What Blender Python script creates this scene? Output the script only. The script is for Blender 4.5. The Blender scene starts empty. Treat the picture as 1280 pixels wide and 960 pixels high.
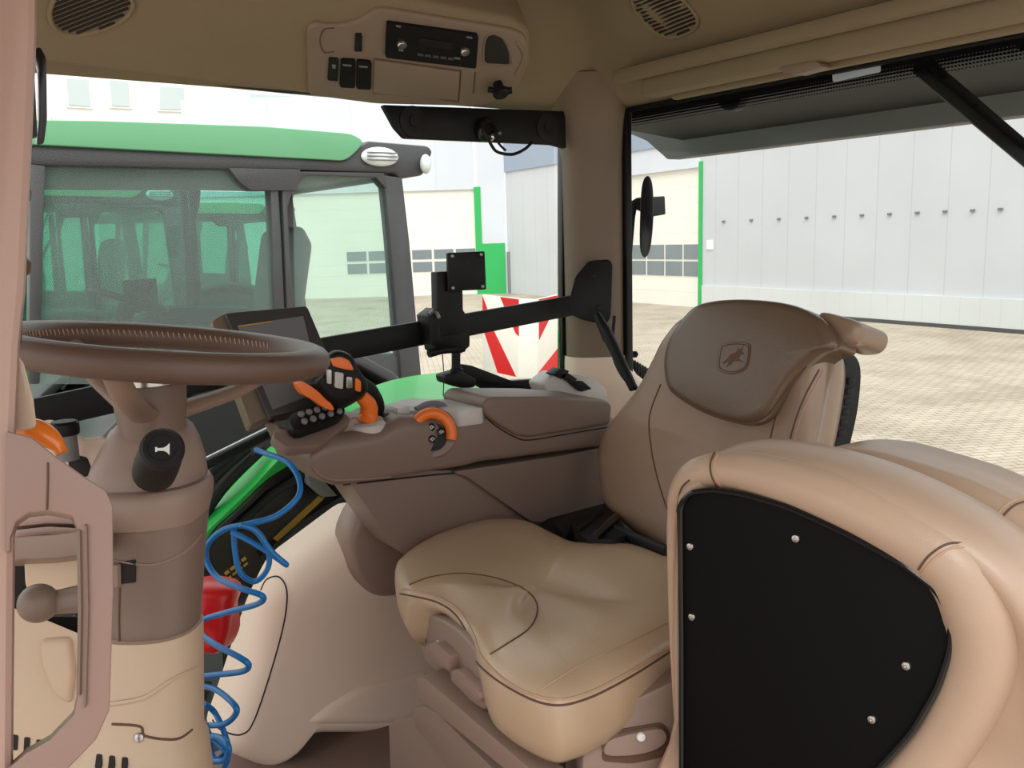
import bpy, bmesh, math, random
from mathutils import Vector as V, Matrix, noise
from mathutils.bvhtree import BVHTree
random.seed(7)
scene = bpy.context.scene
COL = scene.collection
PI = math.pi

# ------------------------------------------------------------------ camera
# world frame: X = towards the rear of the tractor, Y = towards its far side, Z up, ground z = 0
FPX = 1080.0
YAW = math.radians(36); PIT = math.atan(182 / FPX); ROLL = .03
CAM = V((0, 0, 2.5))
_f = V((math.sin(YAW) * math.cos(PIT), math.cos(YAW) * math.cos(PIT), -math.sin(PIT)))
_r0 = V((math.cos(YAW), -math.sin(YAW), 0)); _u0 = _r0.cross(_f)
RT = _r0 * math.cos(ROLL) - _u0 * math.sin(ROLL)
UP = _u0 * math.cos(ROLL) + _r0 * math.sin(ROLL)
cd = bpy.data.cameras.new('camera'); cam = bpy.data.objects.new('camera', cd); COL.objects.link(cam)
cd.sensor_width = 36; cd.lens = FPX / 1280 * 36; cd.clip_start = .02; cd.clip_end = 500
m = Matrix((RT, UP, -_f)).transposed().to_4x4(); m.translation = CAM; cam.matrix_world = m
scene.camera = cam

def ray(x, y): return _f + RT * ((x - 640) / FPX) + UP * ((480 - y) / FPX)
def plane(p, n): return (V(p), V(n))
def X_(v): return (V((v, 0, 0)), V((1, 0, 0)))
def Y_(v): return (V((0, v, 0)), V((0, 1, 0)))
def Z_(v): return (V((0, 0, v)), V((0, 0, 1)))
def D_(v): return (CAM + _f * v, _f.copy())
def S_(x, y, d, n):            # plane through the point at pixel x, y and depth d
    return (CAM + ray(x, y) * d, V(n))
def W(x, y, pl):
    d = ray(x, y); return CAM + d * (((pl[0] - CAM).dot(pl[1])) / d.dot(pl[1]))
def WL(pts, pl): return [W(x, y, pl) for x, y in pts]
def RV(x, y, k): return ray(x, y).normalized() * k
def P3(x0, y0, d0, x1, y1, d1, x2, y2, d2):
    a = CAM + ray(x0, y0) * d0; b = CAM + ray(x1, y1) * d1; c = CAM + ray(x2, y2) * d2
    return (a, (b - a).cross(c - a).normalized())

# --------------------------------------------------------------- materials
def lin(c):
    return tuple((v / 255 / 12.92) if v / 255 <= .04045 else ((v / 255 + .055) / 1.055) ** 2.4 for v in c) + (1,)
MT = {}
def mat(name, rgb, rough=.5, metal=0, bump=0, bscale=200, var=0, vscale=8, spec=.5, coat=0, emit=0, trans=0):
    m = bpy.data.materials.new(name); m.use_nodes = True
    nt = m.node_tree; b = nt.nodes['Principled BSDF']
    b.inputs['Base Color'].default_value = lin(rgb); b.inputs['Roughness'].default_value = rough
    b.inputs['Metallic'].default_value = metal; b.inputs['Specular IOR Level'].default_value = spec
    b.inputs['Coat Weight'].default_value = coat
    if emit:
        b.inputs['Emission Color'].default_value = lin(rgb); b.inputs['Emission Strength'].default_value = emit
    tc = nt.nodes.new('ShaderNodeTexCoord')
    if var:
        n = nt.nodes.new('ShaderNodeTexNoise'); n.inputs['Scale'].default_value = vscale; n.inputs['Detail'].default_value = 5
        nt.links.new(tc.outputs['Object'], n.inputs['Vector'])
        mx = nt.nodes.new('ShaderNodeMix'); mx.data_type = 'RGBA'
        mx.inputs[6].default_value = lin([max(0, c * (1 - var)) for c in rgb]); mx.inputs[7].default_value = lin([min(255, c * (1 + var)) for c in rgb])
        nt.links.new(n.outputs['Fac'], mx.inputs[0]); nt.links.new(mx.outputs[2], b.inputs['Base Color'])
    if bump:
        n = nt.nodes.new('ShaderNodeTexNoise'); n.inputs['Scale'].default_value = bscale; n.inputs['Detail'].default_value = 3
        nt.links.new(tc.outputs['Object'], n.inputs['Vector'])
        bp = nt.nodes.new('ShaderNodeBump'); bp.inputs['Strength'].default_value = bump; bp.inputs['Distance'].default_value = .002
        nt.links.new(n.outputs['Fac'], bp.inputs['Height']); nt.links.new(bp.outputs['Normal'], b.inputs['Normal'])
    MT[name] = m; return m
def glass(name, rgb, refl=.06, veil=0):
    m = bpy.data.materials.new(name); m.use_nodes = True; nt = m.node_tree; nt.nodes.clear()
    o = nt.nodes.new('ShaderNodeOutputMaterial'); t = nt.nodes.new('ShaderNodeBsdfTransparent'); g = nt.nodes.new('ShaderNodeBsdfGlossy')
    t.inputs['Color'].default_value = lin(rgb); g.inputs['Roughness'].default_value = .02
    fr = nt.nodes.new('ShaderNodeLayerWeight'); fr.inputs['Blend'].default_value = .25
    mm = nt.nodes.new('ShaderNodeMath'); mm.operation = 'MULTIPLY'; mm.inputs[1].default_value = refl * 5
    nt.links.new(fr.outputs['Fresnel'], mm.inputs[0])
    mx = nt.nodes.new('ShaderNodeMixShader'); nt.links.new(mm.outputs[0], mx.inputs['Fac'])
    nt.links.new(t.outputs[0], mx.inputs[1]); nt.links.new(g.outputs[0], mx.inputs[2]); last = mx
    if veil:  # pale diffuse share that greys the pane evenly
        d = nt.nodes.new('ShaderNodeBsdfDiffuse'); d.inputs['Color'].default_value = lin((225, 232, 228))
        m2 = nt.nodes.new('ShaderNodeMixShader'); m2.inputs['Fac'].default_value = veil
        nt.links.new(mx.outputs[0], m2.inputs[1]); nt.links.new(d.outputs[0], m2.inputs[2]); last = m2
    nt.links.new(last.outputs[0], o.inputs['Surface']); MT[name] = m; return m

mat('headliner', (138, 123, 99), .85, bump=.25, bscale=500, var=.03)
mat('console_taupe', (136, 119, 105), .6, bump=.2, bscale=600)
mat('panel_taupe', (124, 104, 91), .55, bump=.15, bscale=600)
mat('plastic_brown', (124, 104, 93), .42, bump=.12, bscale=700, spec=.45)
mat('plastic_brown_light', (146, 123, 110), .42, bump=.12, bscale=700)
mat('plastic_rose', (176, 144, 132), .36, bump=.12, bscale=700)
mat('plastic_handle', (150, 121, 111), .34, bump=.12, bscale=700)
mat('plastic_cream', (198, 174, 148), .5, bump=.12, bscale=700)
mat('plastic_sand', (234, 210, 190), .5, bump=.12, bscale=700)
mat('pillar_beige', (118, 101, 84), .5, bump=.12, bscale=700)
mat('wheel_brown', (100, 78, 67), .38, bump=.3, bscale=900)
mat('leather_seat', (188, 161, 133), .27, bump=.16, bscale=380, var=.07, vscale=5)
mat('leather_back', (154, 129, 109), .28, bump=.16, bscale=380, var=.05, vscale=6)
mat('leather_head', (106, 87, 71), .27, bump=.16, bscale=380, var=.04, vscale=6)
mat('leather_pale', (184, 156, 134), .32, bump=.13, bscale=420, var=.05, vscale=7)
mat('seam', (96, 68, 52), .7)
mat('stitch', (188, 152, 124), .6)
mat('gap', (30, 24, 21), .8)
mat('black', (13, 13, 14), .5, bump=.08, bscale=500, spec=.3)
mat('black_sheet', (8, 8, 9), .6, bump=.08, bscale=900, spec=.14)
mat('black_gloss', (18, 18, 20), .18)
mat('black_matte', (20, 20, 22), .75, spec=.2)
mat('black_soft', (22, 21, 23), .6, spec=.35)
mat('rubber', (26, 27, 28), .8, bump=.3, bscale=150)
mat('dark_grey', (74, 73, 74), .5)
mat('mid_grey', (120, 120, 122), .6)
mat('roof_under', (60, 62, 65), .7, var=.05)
mat('roof_lip', (116, 117, 120), .6, var=.04)
mat('cab_dark', (66, 64, 66), .45, var=.05)
mat('orange', (238, 116, 34), .38)
mat('orange_lamp', (245, 130, 40), .25, coat=.5)
mat('chrome', (200, 200, 200), .22, metal=1)
mat('steel', (160, 158, 155), .35, metal=1)
mat('silver_paint', (196, 190, 186), .35)
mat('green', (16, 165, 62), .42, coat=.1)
mat('green_roof_hazed', (108, 170, 126), .45)  # paled green: overexposure and window haze put into the roof colour
mat('door_green', (40, 172, 88), .5)
mat('yellow', (240, 205, 40), .45)
mat('decal_yellow', (196, 152, 58), .5)
mat('red', (205, 24, 28), .35, var=.1)
mat('white', (235, 235, 232), .5)
mat('stripe_white', (236, 228, 216), .5)
mat('blue_hose', (18, 118, 190), .35)
mat('screen', (120, 120, 124), .3)  # grey base stands in for sky reflected on the switched-off screen
mat('lens', (225, 230, 228), .12, coat=1)
mat('mat_floor', (128, 104, 96), .75, bump=.3, bscale=300, var=.05)
mat('bark', (98, 88, 80), .9, var=.2)
mat('sticker', (190, 202, 212), .4)
mat('door_cream', (236, 230, 212), .6)
mat('pane_overexposed', (200, 208, 210), .3)  # overexposure of the house windows put into the pane colour
mat('window_dark', (124, 132, 137), .2)
mat('blue_grey', (150, 160, 178), .6)
mat('wood_tan', (176, 140, 118), .5)
glass('glass_clear', (250, 253, 251), .05)
glass('glass_rear', (247, 250, 248), .04)
glass('glass_tint', (226, 241, 236), .10, veil=.10)
glass('glass_far', (176, 230, 220), .12, veil=0)

# sheet wall with vertical joints
def sheet(name, rgb, step, axis='X', line=.86):
    m = mat(name, rgb, .55); nt = m.node_tree; b = nt.nodes['Principled BSDF']
    tc = nt.nodes.new('ShaderNodeTexCoord'); sx = nt.nodes.new('ShaderNodeSeparateXYZ'); nt.links.new(tc.outputs['Object'], sx.inputs[0])
    d = nt.nodes.new('ShaderNodeMath'); d.operation = 'DIVIDE'; d.inputs[1].default_value = step
    fr = nt.nodes.new('ShaderNodeMath'); fr.operation = 'FRACT'
    lt = nt.nodes.new('ShaderNodeMath'); lt.operation = 'LESS_THAN'; lt.inputs[1].default_value = .025
    nt.links.new(sx.outputs[axis], d.inputs[0]); nt.links.new(d.outputs[0], fr.inputs[0]); nt.links.new(fr.outputs[0], lt.inputs[0])
    n = nt.nodes.new('ShaderNodeTexNoise'); n.inputs['Scale'].default_value = .35; n.inputs['Detail'].default_value = 6
    nt.links.new(tc.outputs['Object'], n.inputs['Vector'])
    m1 = nt.nodes.new('ShaderNodeMix'); m1.data_type = 'RGBA'
    m1.inputs[6].default_value = lin([c * .95 for c in rgb]); m1.inputs[7].default_value = lin([min(255, c * 1.04) for c in rgb])
    nt.links.new(n.outputs['Fac'], m1.inputs[0])
    mx = nt.nodes.new('ShaderNodeMix'); mx.data_type = 'RGBA'; mx.inputs[7].default_value = lin([c * line for c in rgb])
    nt.links.new(lt.outputs[0], mx.inputs[0]); nt.links.new(m1.outputs[2], mx.inputs[6]); nt.links.new(mx.outputs[2], b.inputs['Base Color'])
    return m
sheet('sheet_wall', (196, 197, 201), 1.0, 'Y', .92)
sheet('plinth', (208, 209, 209), .5, 'Y', .93)
sheet('roller', (236, 232, 222), .5, 'Z', .9)
sheet('smooth_wall', (212, 214, 222), 3.0, 'X', .97)

# ------------------------------------------------------------ mesh helpers
ORI = {}
BVH = {}
def rs(pts, n=6, closed=False):
    """Catmull-Rom through pts"""
    pts = [V(p) for p in pts]; out = []; N = len(pts)
    rng = range(N) if closed else range(N - 1)
    for i in rng:
        if closed: p0, p1, p2, p3 = pts[(i - 1) % N], pts[i], pts[(i + 1) % N], pts[(i + 2) % N]
        else: p0, p1, p2, p3 = pts[max(i - 1, 0)], pts[i], pts[i + 1], pts[min(i + 2, N - 1)]
        for k in range(n):
            t = k / n
            out.append(.5 * ((2 * p1) + (p2 - p0) * t + (2 * p0 - 5 * p1 + 4 * p2 - p3) * t * t + (3 * p1 - p0 - 3 * p2 + p3) * t ** 3))
    if not closed: out.append(pts[-1].copy())
    return out
def rs2(pts, n=6, closed=True):
    return [(p.x, p.y) for p in rs([(a, b, 0) for a, b in pts], n, closed)]
def rnd(pts, r, n=4):
    """round the corners of a pixel polygon"""
    out = []; N = len(pts)
    for i in range(N):
        a, b, c = V(pts[i - 1] + (0,)), V(pts[i] + (0,)), V(pts[(i + 1) % N] + (0,))
        d1, d2 = (a - b), (c - b); q = min(r, d1.length * .45, d2.length * .45)
        s, e = b + d1.normalized() * q, b + d2.normalized() * q
        for k in range(n + 1):
            t = k / n; p = s * (1 - t) ** 2 + b * 2 * t * (1 - t) + e * t * t; out.append((p.x, p.y))
    return out
def bv_(bm, geom_verts, w, seg=2, ang=28):
    bm.normal_update(); vs = set(geom_verts)
    ed = [e for e in bm.edges if e.verts[0] in vs and e.verts[1] in vs and len(e.link_faces) == 2 and e.calc_face_angle(0) > math.radians(ang)]
    if ed and w > 0: bmesh.ops.bevel(bm, geom=ed, offset=w, segments=seg, affect='EDGES', profile=.5, clamp_overlap=True)
def box(bm, c, s, rot=None, bev=0, seg=2):
    mm = Matrix.Translation(V(c)) @ (rot.to_4x4() if rot else Matrix()) @ Matrix.Diagonal((s[0], s[1], s[2], 1))
    g = bmesh.ops.create_cube(bm, size=1, matrix=mm); bv_(bm, g['verts'], bev, seg); return bm
def prism(bm, pts, t, bev=0, seg=2):
    t = V(t); a = [bm.verts.new(p) for p in pts]; b = [bm.verts.new(V(p) + t) for p in pts]; N = len(pts)
    bm.faces.new(a); bm.faces.new(b[::-1])
    for i in range(N): bm.faces.new((a[i], b[i], b[(i + 1) % N], a[(i + 1) % N]))
    bmesh.ops.recalc_face_normals(bm, faces=bm.faces[:]); bv_(bm, a + b, bev, seg); return bm
def frame_of(t):
    t = t.normalized(); h = V((0, 0, 1)) if abs(t.z) < .95 else V((1, 0, 0))
    a = t.cross(h).normalized(); return a, a.cross(t).normalized()
def tube(bm, pts, r, seg=10, closed=False, sq=1.0):
    pts = [V(p) for p in pts]; N = len(pts); rings = []; pa = None
    for i, p in enumerate(pts):
        if closed: t = pts[(i + 1) % N] - pts[i - 1]
        else: t = pts[min(i + 1, N - 1)] - pts[max(i - 1, 0)]
        if t.length < 1e-9: t = V((0, 0, 1))
        t.normalize()
        if pa is None: a, b = frame_of(t)
        else:
            a = pa - t * pa.dot(t)
            if a.length < 1e-6: a, _ = frame_of(t)
            a.normalize(); b = a.cross(t).normalized()
        pa = a; rr = r[i] if isinstance(r, (list, tuple)) else r
        rings.append([bm.verts.new(p + a * (rr * math.cos(2 * PI * k / seg)) + b * (rr * sq * math.sin(2 * PI * k / seg))) for k in range(seg)])
    for i in range(N if closed else N - 1):
        A, B = rings[i], rings[(i + 1) % N]
        for k in range(seg): bm.faces.new((A[k], A[(k + 1) % seg], B[(k + 1) % seg], B[k]))
    if not closed: bm.faces.new(rings[0][::-1]); bm.faces.new(rings[-1])
    bmesh.ops.recalc_face_normals(bm, faces=bm.faces[:]); return bm
def lathe(bm, base, ax, prof, seg=24):
    """prof: (radius, height along ax)"""
    ax = V(ax).normalized(); a, b = frame_of(ax); base = V(base); rings = []
    for r, h in prof:
        rings.append([bm.verts.new(base + ax * h + (a * math.cos(2 * PI * k / seg) + b * math.sin(2 * PI * k / seg)) * max(r, 1e-5)) for k in range(seg)])
    for A, B in zip(rings, rings[1:]):
        for k in range(seg): bm.faces.new((A[k], A[(k + 1) % seg], B[(k + 1) % seg], B[k]))
    bm.faces.new(rings[0][::-1]); bm.faces.new(rings[-1])
    bmesh.ops.recalc_face_normals(bm, faces=bm.faces[:]); return bm
def loft(bm, rings, cap=True):
    R = [[bm.verts.new(p) for p in r] for r in rings]
    for A, B in zip(R, R[1:]):
        n = len(A)
        for k in range(n): bm.faces.new((A[k], A[(k + 1) % n], B[(k + 1) % n], B[k]))
    if cap: bm.faces.new(R[0][::-1]); bm.faces.new(R[-1])
    bmesh.ops.recalc_face_normals(bm, faces=bm.faces[:]); return bm
def pillow(bm, out, n, prof, back=0, cen=None):
    """outline grown into a pad: prof = (inset fraction, height); negative heights go backwards"""
    n = V(n).normalized(); out = [V(p) for p in out]; c = cen or sum(out, V()) / len(out); N = len(out)
    rings = []
    for s, h in prof: rings.append([bm.verts.new(c + (p - c) * (1 - s) + n * h) for p in out])
    for A, B in zip(rings, rings[1:]):
        for k in range(N): bm.faces.new((A[k], A[(k + 1) % N], B[(k + 1) % N], B[k]))
    ct = bm.verts.new(c + n * prof[-1][1])
    for k in range(N): bm.faces.new((rings[-1][k], rings[-1][(k + 1) % N], ct))
    bm.faces.new(rings[0][::-1])
    bmesh.ops.recalc_face_normals(bm, faces=bm.faces[:]); return bm
def dome(w, h, k=7, base=-.02, smax=.92):
    """pillow profile: straight edge then a rounded crown, w inset where it is full height h"""
    pr = [(0.0, base)]
    for i in range(k + 1):
        a = PI / 2 * i / k; pr.append((w * (1 - math.cos(a)), h * math.sin(a)))
    pr += [(w + (smax - w) * .5, h * 1.03), (smax, h * 1.05)]
    return pr
def B(): return bmesh.new()

def shade(me, ang):
    ca = math.radians(ang); me.polygons.foreach_set('use_smooth', [True] * len(me.polygons))
    bm = bmesh.new(); bm.from_mesh(me); bm.normal_update()
    for e in bm.edges:
        e.smooth = not (len(e.link_faces) != 2 or e.calc_face_angle(0) > ca)
    bm.to_mesh(me); bm.free()
def obj(name, bm, material, parent=None, ang=38, label=None, at=None):
    bvh = BVHTree.FromBMesh(bm)
    me = bpy.data.meshes.new(name)
    if parent is None:
        if at is None:
            cs = [v.co for v in bm.verts]
            at = V(((min(c.x for c in cs) + max(c.x for c in cs)) / 2, (min(c.y for c in cs) + max(c.y for c in cs)) / 2, min(c.z for c in cs)))
        at = V(at)
        bmesh.ops.translate(bm, verts=bm.verts[:], vec=-at)
    bm.to_mesh(me); bm.free(); shade(me, ang)
    me.materials.append(MT[material] if isinstance(material, str) else material)
    o = bpy.data.objects.new(name, me); COL.objects.link(o)
    if parent is None: o.location = at; ORI[o.name] = at
    else:
        o.parent = parent; o.location = -ORI[parent.name]; ORI[o.name] = V((0, 0, 0))
    if label: o['label'] = label
    BVH[o.name] = bvh
    return o
def thing(name, label, cat, loc, group=None):
    o = bpy.data.objects.new(name, None); COL.objects.link(o); o.empty_display_size = .05
    o.location = loc; ORI[o.name] = V(loc); return tag(o, label, cat, group)
def tag(o, label, cat=None, group=None, kind=None):
    o['label'] = label
    if cat: o['category'] = cat
    if group: o['group'] = group
    if kind: o['kind'] = kind
    return o
def struct(name, bm, material, label=None, **k):
    o = obj(name, bm, material, **k); o['kind'] = 'structure'
    if label: o['label'] = label
    return o
def hit(o, x, y, off=0.0):
    """where the line of sight meets a built surface (for seams, screws and badges laid on it)"""
    d = ray(x, y).normalized(); loc, n, i, dist = BVH[o.name].ray_cast(CAM, d)
    if loc is None: return None, None
    if n.dot(d) > 0: n = -n
    return loc + n * off, n
def seam(o, pts, parent, r=.0012, material='seam', name='seam', n=8, closed=False, off=0.0003):
    ps = []
    for x, y in rs2(pts, n, closed):
        p, nn = hit(o, x, y, off)
        if p is not None and (not ps or (p - ps[-1]).length < .08): ps.append(p)
    if len(ps) < 3: return None
    return obj(name, tube(B(), ps, r, 6, closed), material, parent)
def patch(o, pts, parent, material, name, t=.001, label=None, bev=0):
    """thin piece lying on a surface"""
    ps = []; nn = V()
    for x, y in pts:
        p, q = hit(o, x, y)
        if p is None: return None
        ps.append(p); nn += q
    nn.normalize(); c = sum(ps, V()) / len(ps)
    ps = [p - nn * ((p - c).dot(nn)) + nn * t for p in ps]
    return obj(name, prism(B(), ps, -nn * (t + .002), bev), material, parent, label=label)
def screw(o, x, y, parent, r=.006, name='screw'):
    p, n = hit(o, x, y)
    bm = lathe(B(), p - n * .001, n, [(r, 0), (r, .0015), (r * .8, .003), (r * .35, .0034), (r * .3, .002)], 14)
    return obj(name, bm, 'chrome', parent)
def copy_tree(o, parent=None):
    c = o.copy(); COL.objects.link(c); c.parent = parent
    for ch in [k for k in KIDS.get(o.name, [])]: copy_tree(ch, c)
    return c
KIDS = {}
def index_children():
    KIDS.clear()
    for o in COL.objects:
        if o.parent: KIDS.setdefault(o.parent.name, []).append(o)

exec_parts = []
# ============================================================ CAB SHELL
YW, XW = 1.65, 1.48          # far side glass, rear glass
ZE, ZC = 2.795, 2.97         # headliner edge / crown
# headliner: a dished sheet, lower round its rim
def ceil_z(x, y):
    d = min(YW + .03 - y, XW + .02 - x); t = max(0, min(1, d / .25)); t = t * t * (3 - 2 * t)
    return ZE + (ZC - ZE) * t
bm = B(); nx, ny = 60, 44
xs = [-.9 + (XW + .02 + .9) * (i / nx) ** .9 for i in range(nx + 1)]; ys = [.12 + (YW + .03 - .12) * (j / ny) ** .85 for j in range(ny + 1)]
lo = [[bm.verts.new((x, y, ceil_z(x, y))) for y in ys] for x in xs]
hi = [[bm.verts.new((x, y, ceil_z(x, y) + .05 + .03)) for y in ys] for x in xs]
for i in range(nx):
    for j in range(ny):
        bm.faces.new((lo[i][j], lo[i][j + 1], lo[i + 1][j + 1], lo[i + 1][j])); bm.faces.new((hi[i][j], hi[i + 1][j], hi[i + 1][j + 1], hi[i][j + 1]))
for i in range(nx):
    bm.faces.new((lo[i][0], lo[i + 1][0], hi[i + 1][0], hi[i][0])); bm.faces.new((lo[i][ny], hi[i][ny], hi[i + 1][ny], lo[i + 1][ny]))
for j in range(ny):
    bm.faces.new((lo[0][j], hi[0][j], hi[0][j + 1], lo[0][j + 1])); bm.faces.new((lo[nx][j], lo[nx][j + 1], hi[nx][j + 1], hi[nx][j]))
bmesh.ops.recalc_face_normals(bm, faces=bm.faces[:])
ceiling = struct('ceiling', bm, 'headliner', 'olive beige headliner over the cab')
# roof cap of own tractor above it, overhanging the rear
bm = B(); box(bm, (.38, .9, 3.06), (2.75, 1.95, .08), bev=.03); struct('trim_13', bm, 'green', 'green roof shell above the headliner')
# rear overhang seen through the rear glass
bm = B()
prism(bm, [(1.80, 1.72, 2.702), (1.80, -.3, 2.702), (1.80, -.3, 2.80), (1.80, 1.90, 2.80), (1.80, 1.80, 2.76)], (.05, 0, 0), .004)
struct('trim_1', bm, 'roof_lip', 'grey rear lip of the roof seen through the rear window')
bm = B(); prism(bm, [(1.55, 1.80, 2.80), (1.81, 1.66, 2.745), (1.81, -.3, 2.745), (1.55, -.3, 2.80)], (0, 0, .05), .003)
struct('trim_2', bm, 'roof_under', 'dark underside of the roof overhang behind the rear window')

# cab floor and the rear and front lower walls
bm = B(); box(bm, (.35, .95, 1.46), (2.2, 1.42, .08), bev=.01); floor_ = struct('floor', bm, 'mat_floor', 'brown rubber mat on the cab floor')
bm = B(); box(bm, (XW + .03, .95, 1.78), (.05, 1.45, .55), bev=.01); struct('wall_rear', bm, 'plastic_brown', 'low brown wall under the rear window')

# rear glass
bm = B(); box(bm, (XW + .02, .80, 2.42), (.005, 1.52, .73)); win1 = struct('window_1', bm, 'glass_rear', 'clear rear window glass')
# frit band with dots
m = bpy.data.materials.new('frit'); m.use_nodes = True; nt = m.node_tree; nt.nodes.clear()
o_ = nt.nodes.new('ShaderNodeOutputMaterial'); tc = nt.nodes.new('ShaderNodeTexCoord'); sx = nt.nodes.new('ShaderNodeSeparateXYZ'); nt.links.new(tc.outputs['Object'], sx.inputs[0])
def mth(op, a, b=None):
    n = nt.nodes.new('ShaderNodeMath'); n.operation = op
    for i, q in enumerate((a, b)):
        if q is None: continue
        if isinstance(q, (int, float)): n.inputs[i].default_value = q
        else: nt.links.new(q, n.inputs[i])
    return n.outputs[0]
cy = mth('SUBTRACT', mth('FRACT', mth('DIVIDE', sx.outputs['Y'], .006)), .5); cz = mth('SUBTRACT', mth('FRACT', mth('DIVIDE', sx.outputs['Z'], .006)), .5)
dd = mth('SQRT', mth('ADD', mth('MULTIPLY', cy, cy), mth('MULTIPLY', cz, cz)))
lim = mth('ADD', mth('MULTIPLY', sx.outputs['Z'], 16.0), .12)
msk = mth('LESS_THAN', dd, lim)
tr = nt.nodes.new('ShaderNodeBsdfTransparent'); df = nt.nodes.new('ShaderNodeBsdfDiffuse'); df.inputs['Color'].default_value = (.008, .008, .009, 1)
mx = nt.nodes.new('ShaderNodeMixShader'); nt.links.new(msk, mx.inputs['Fac']); nt.links.new(tr.outputs[0], mx.inputs[1]); nt.links.new(df.outputs[0], mx.inputs[2]); nt.links.new(mx.outputs[0], o_.inputs['Surface'])
MT['frit'] = m
bm = B(); box(bm, (XW + .014, .80, 2.772), (.003, 1.48, .04)); struct('trim_14', bm, 'frit', 'black dotted band along the top of the rear glass')
# gaskets of the rear window
bm = B(); box(bm, (XW + .01, .8, 2.79), (.02, 1.5, .012), bev=.003); box(bm, (XW + .01, .8, 2.05), (.02, 1.5, .02), bev=.003); box(bm, (XW + .01, 1.555, 2.42), (.02, .016, .74), bev=.003)
struct('trim_3', bm, 'black', 'black seal round the rear glass')
# side glass and its seal
bm = B(); box(bm, (.62, YW + .03, 2.2), (1.5, .005, 1.2)); struct('window_2', bm, 'glass_clear', 'clear side window glass on the far side')
bm = B()
pl = Y_(YW + .02)
prism(bm, WL([(703, 170), (709, 170), (709, 475), (703, 475)], pl), (0, .02, 0), .002)
prism(bm, WL([(40, 84), (400, 119), (700, 138), (700, 130), (400, 110), (40, 70)], pl), (0, .02, 0), .002)
prism(bm, WL(rnd([(50, 58), (58, 72), (59, 150), (55, 180), (46, 180), (49, 150), (49, 90), (42, 62)], 6), Y_(1.2)), (0, .015, 0), .002)
struct('trim_4', bm, 'black_gloss', 'thin black seal round the side glass')

# rear corner pillar : loft of rounded sections
def ell(c, ax, ay, n=28, p=2.6, rot=0):
    out = []
    for k in range(n):
        a = 2 * PI * k / n; x = math.copysign(abs(math.cos(a)) ** (2 / p), math.cos(a)) * ax; y = math.copysign(abs(math.sin(a)) ** (2 / p), math.sin(a)) * ay
        out.append(V((c[0] + x * math.cos(rot) - y * math.sin(rot), c[1] + x * math.sin(rot) + y * math.cos(rot), c[2])))
    return out
pc = W(742, 300, Y_(1.63)); rot = -YAW
bm = B(); rg = []
for z, ax, ay, dx in ((2.87, .125, .11, -.014), (2.84, .112, .098, -.012), (2.81, .100, .086, -.010), (2.79, .0925, .079, -.008), (2.77, .087, .074, -.006), (2.75, .083, .071, -.004), (2.72, .079, .068, -.002), (2.68, .0755, .066, 0), (2.45, .0745, .065, 0.0), (2.3, .0745, .065, 0.0), (2.205, .0745, .065, 0)):
    rg.append(ell((pc.x + dx * math.cos(rot), pc.y + dx * math.sin(rot), z), ax, ay, rot=rot))
struct('wall_rear_corner', loft(bm, rg), 'pillar_beige', 'beige padded rear corner pillar')
bm = B(); rg = []
for z, ax, ay, dx in ((2.205, .078, .068, 0), (2.19, .079, .069, 0), (2.15, .092, .072, .012), (2.10, .125, .085, .04), (2.04, .17, .10, .07), (1.6, .19, .11, .08)):
    rg.append(ell((pc.x + dx * math.cos(rot), pc.y + dx * math.sin(rot), z), ax, ay, rot=rot))
struct('trim_5', loft(bm, rg), 'plastic_sand', 'flared foot of the rear corner pillar')

# front (near) door pillar, pinkish, at the left edge
pl = D_(.60)
bm = prism(B(), WL([(-110, -160), (48, -160), (46, 40), (42, 140), (37, 250), (32, 360), (25, 430), (20, 545), (16, 1010), (14, 1650), (-110, 1650)], pl), RV(20, 500, .07), .012, 3)
struct('wall_left', bm, 'plastic_rose', 'rose beige door pillar at the left edge')
bm = prism(B(), WL([(20, 440), (30, 455), (42, 500), (46, 535), (18, 540)], D_(.66)), RV(30, 500, .04), .008)
struct('trim_6', bm, 'plastic_sand', 'sand coloured flare behind the door pillar')
bm = B(); prism(bm, WL([(36, 50), (41, 50), (47, 170), (39, 172), (33, 300), (27, 430), (22, 430), (34, 160)], D_(.70)), RV(35, 250, .02), .001)
struct('trim_7', bm, 'dark_grey', 'dark door seal beside the pillar')
bm = B()
for y0 in (232, 322): prism(bm, WL(rnd([(30, y0), (40, y0 + 6), (38, y0 + 20), (28, y0 + 26)], 3), D_(.66)), RV(33, 250, .03), .003)
struct('trim_8', bm, 'plastic_brown', 'brown clips on the edge of the door pillar')

# inner wheel-arch liner on the far side
LN = V((-.25, -1, .1)).normalized()
def pad(name, px, pl, nrm, prof, material, parent=None, n=5, label=None, cen=None, ang=50):
    return obj(name, pillow(B(), WL(rs2(px, n) if n else px, pl), nrm, prof, cen=cen), material, parent, ang=ang, label=label)
liner_pl = Y_(1.60)
out = rnd([(442, 632), (480, 655), (560, 700), (600, 800), (590, 905), (375, 905), (350, 915), (338, 942), (322, 950), (262, 925), (285, 860), (318, 760), (345, 705)], 18)
bm = pillow(B(), WL(out, liner_pl), (-.1, -1, .0), dome(.22, .085, base=-.06), cen=W(450, 800, liner_pl))
liner = struct('wall_right', bm, 'plastic_sand', 'sand coloured wheel arch liner under the side console', ang=50)
seam(liner, [(326, 738), (334, 724), (350, 722), (359, 745), (350, 800), (320, 895), (302, 918), (276, 912), (266, 900)], liner, .0016, 'gap', 'gap_line', 8)
bm = pillow(B(), WL(rnd([(440, 625), (480, 640), (530, 690), (535, 720), (500, 742), (462, 744), (432, 715), (422, 665)], 16), Y_(1.53)), (-.15, -1, .1), dome(.25, .045, base=-.03))
struct('trim_10', bm, 'plastic_brown_light', 'brown grey pocket moulding on the liner', ang=50)
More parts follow.
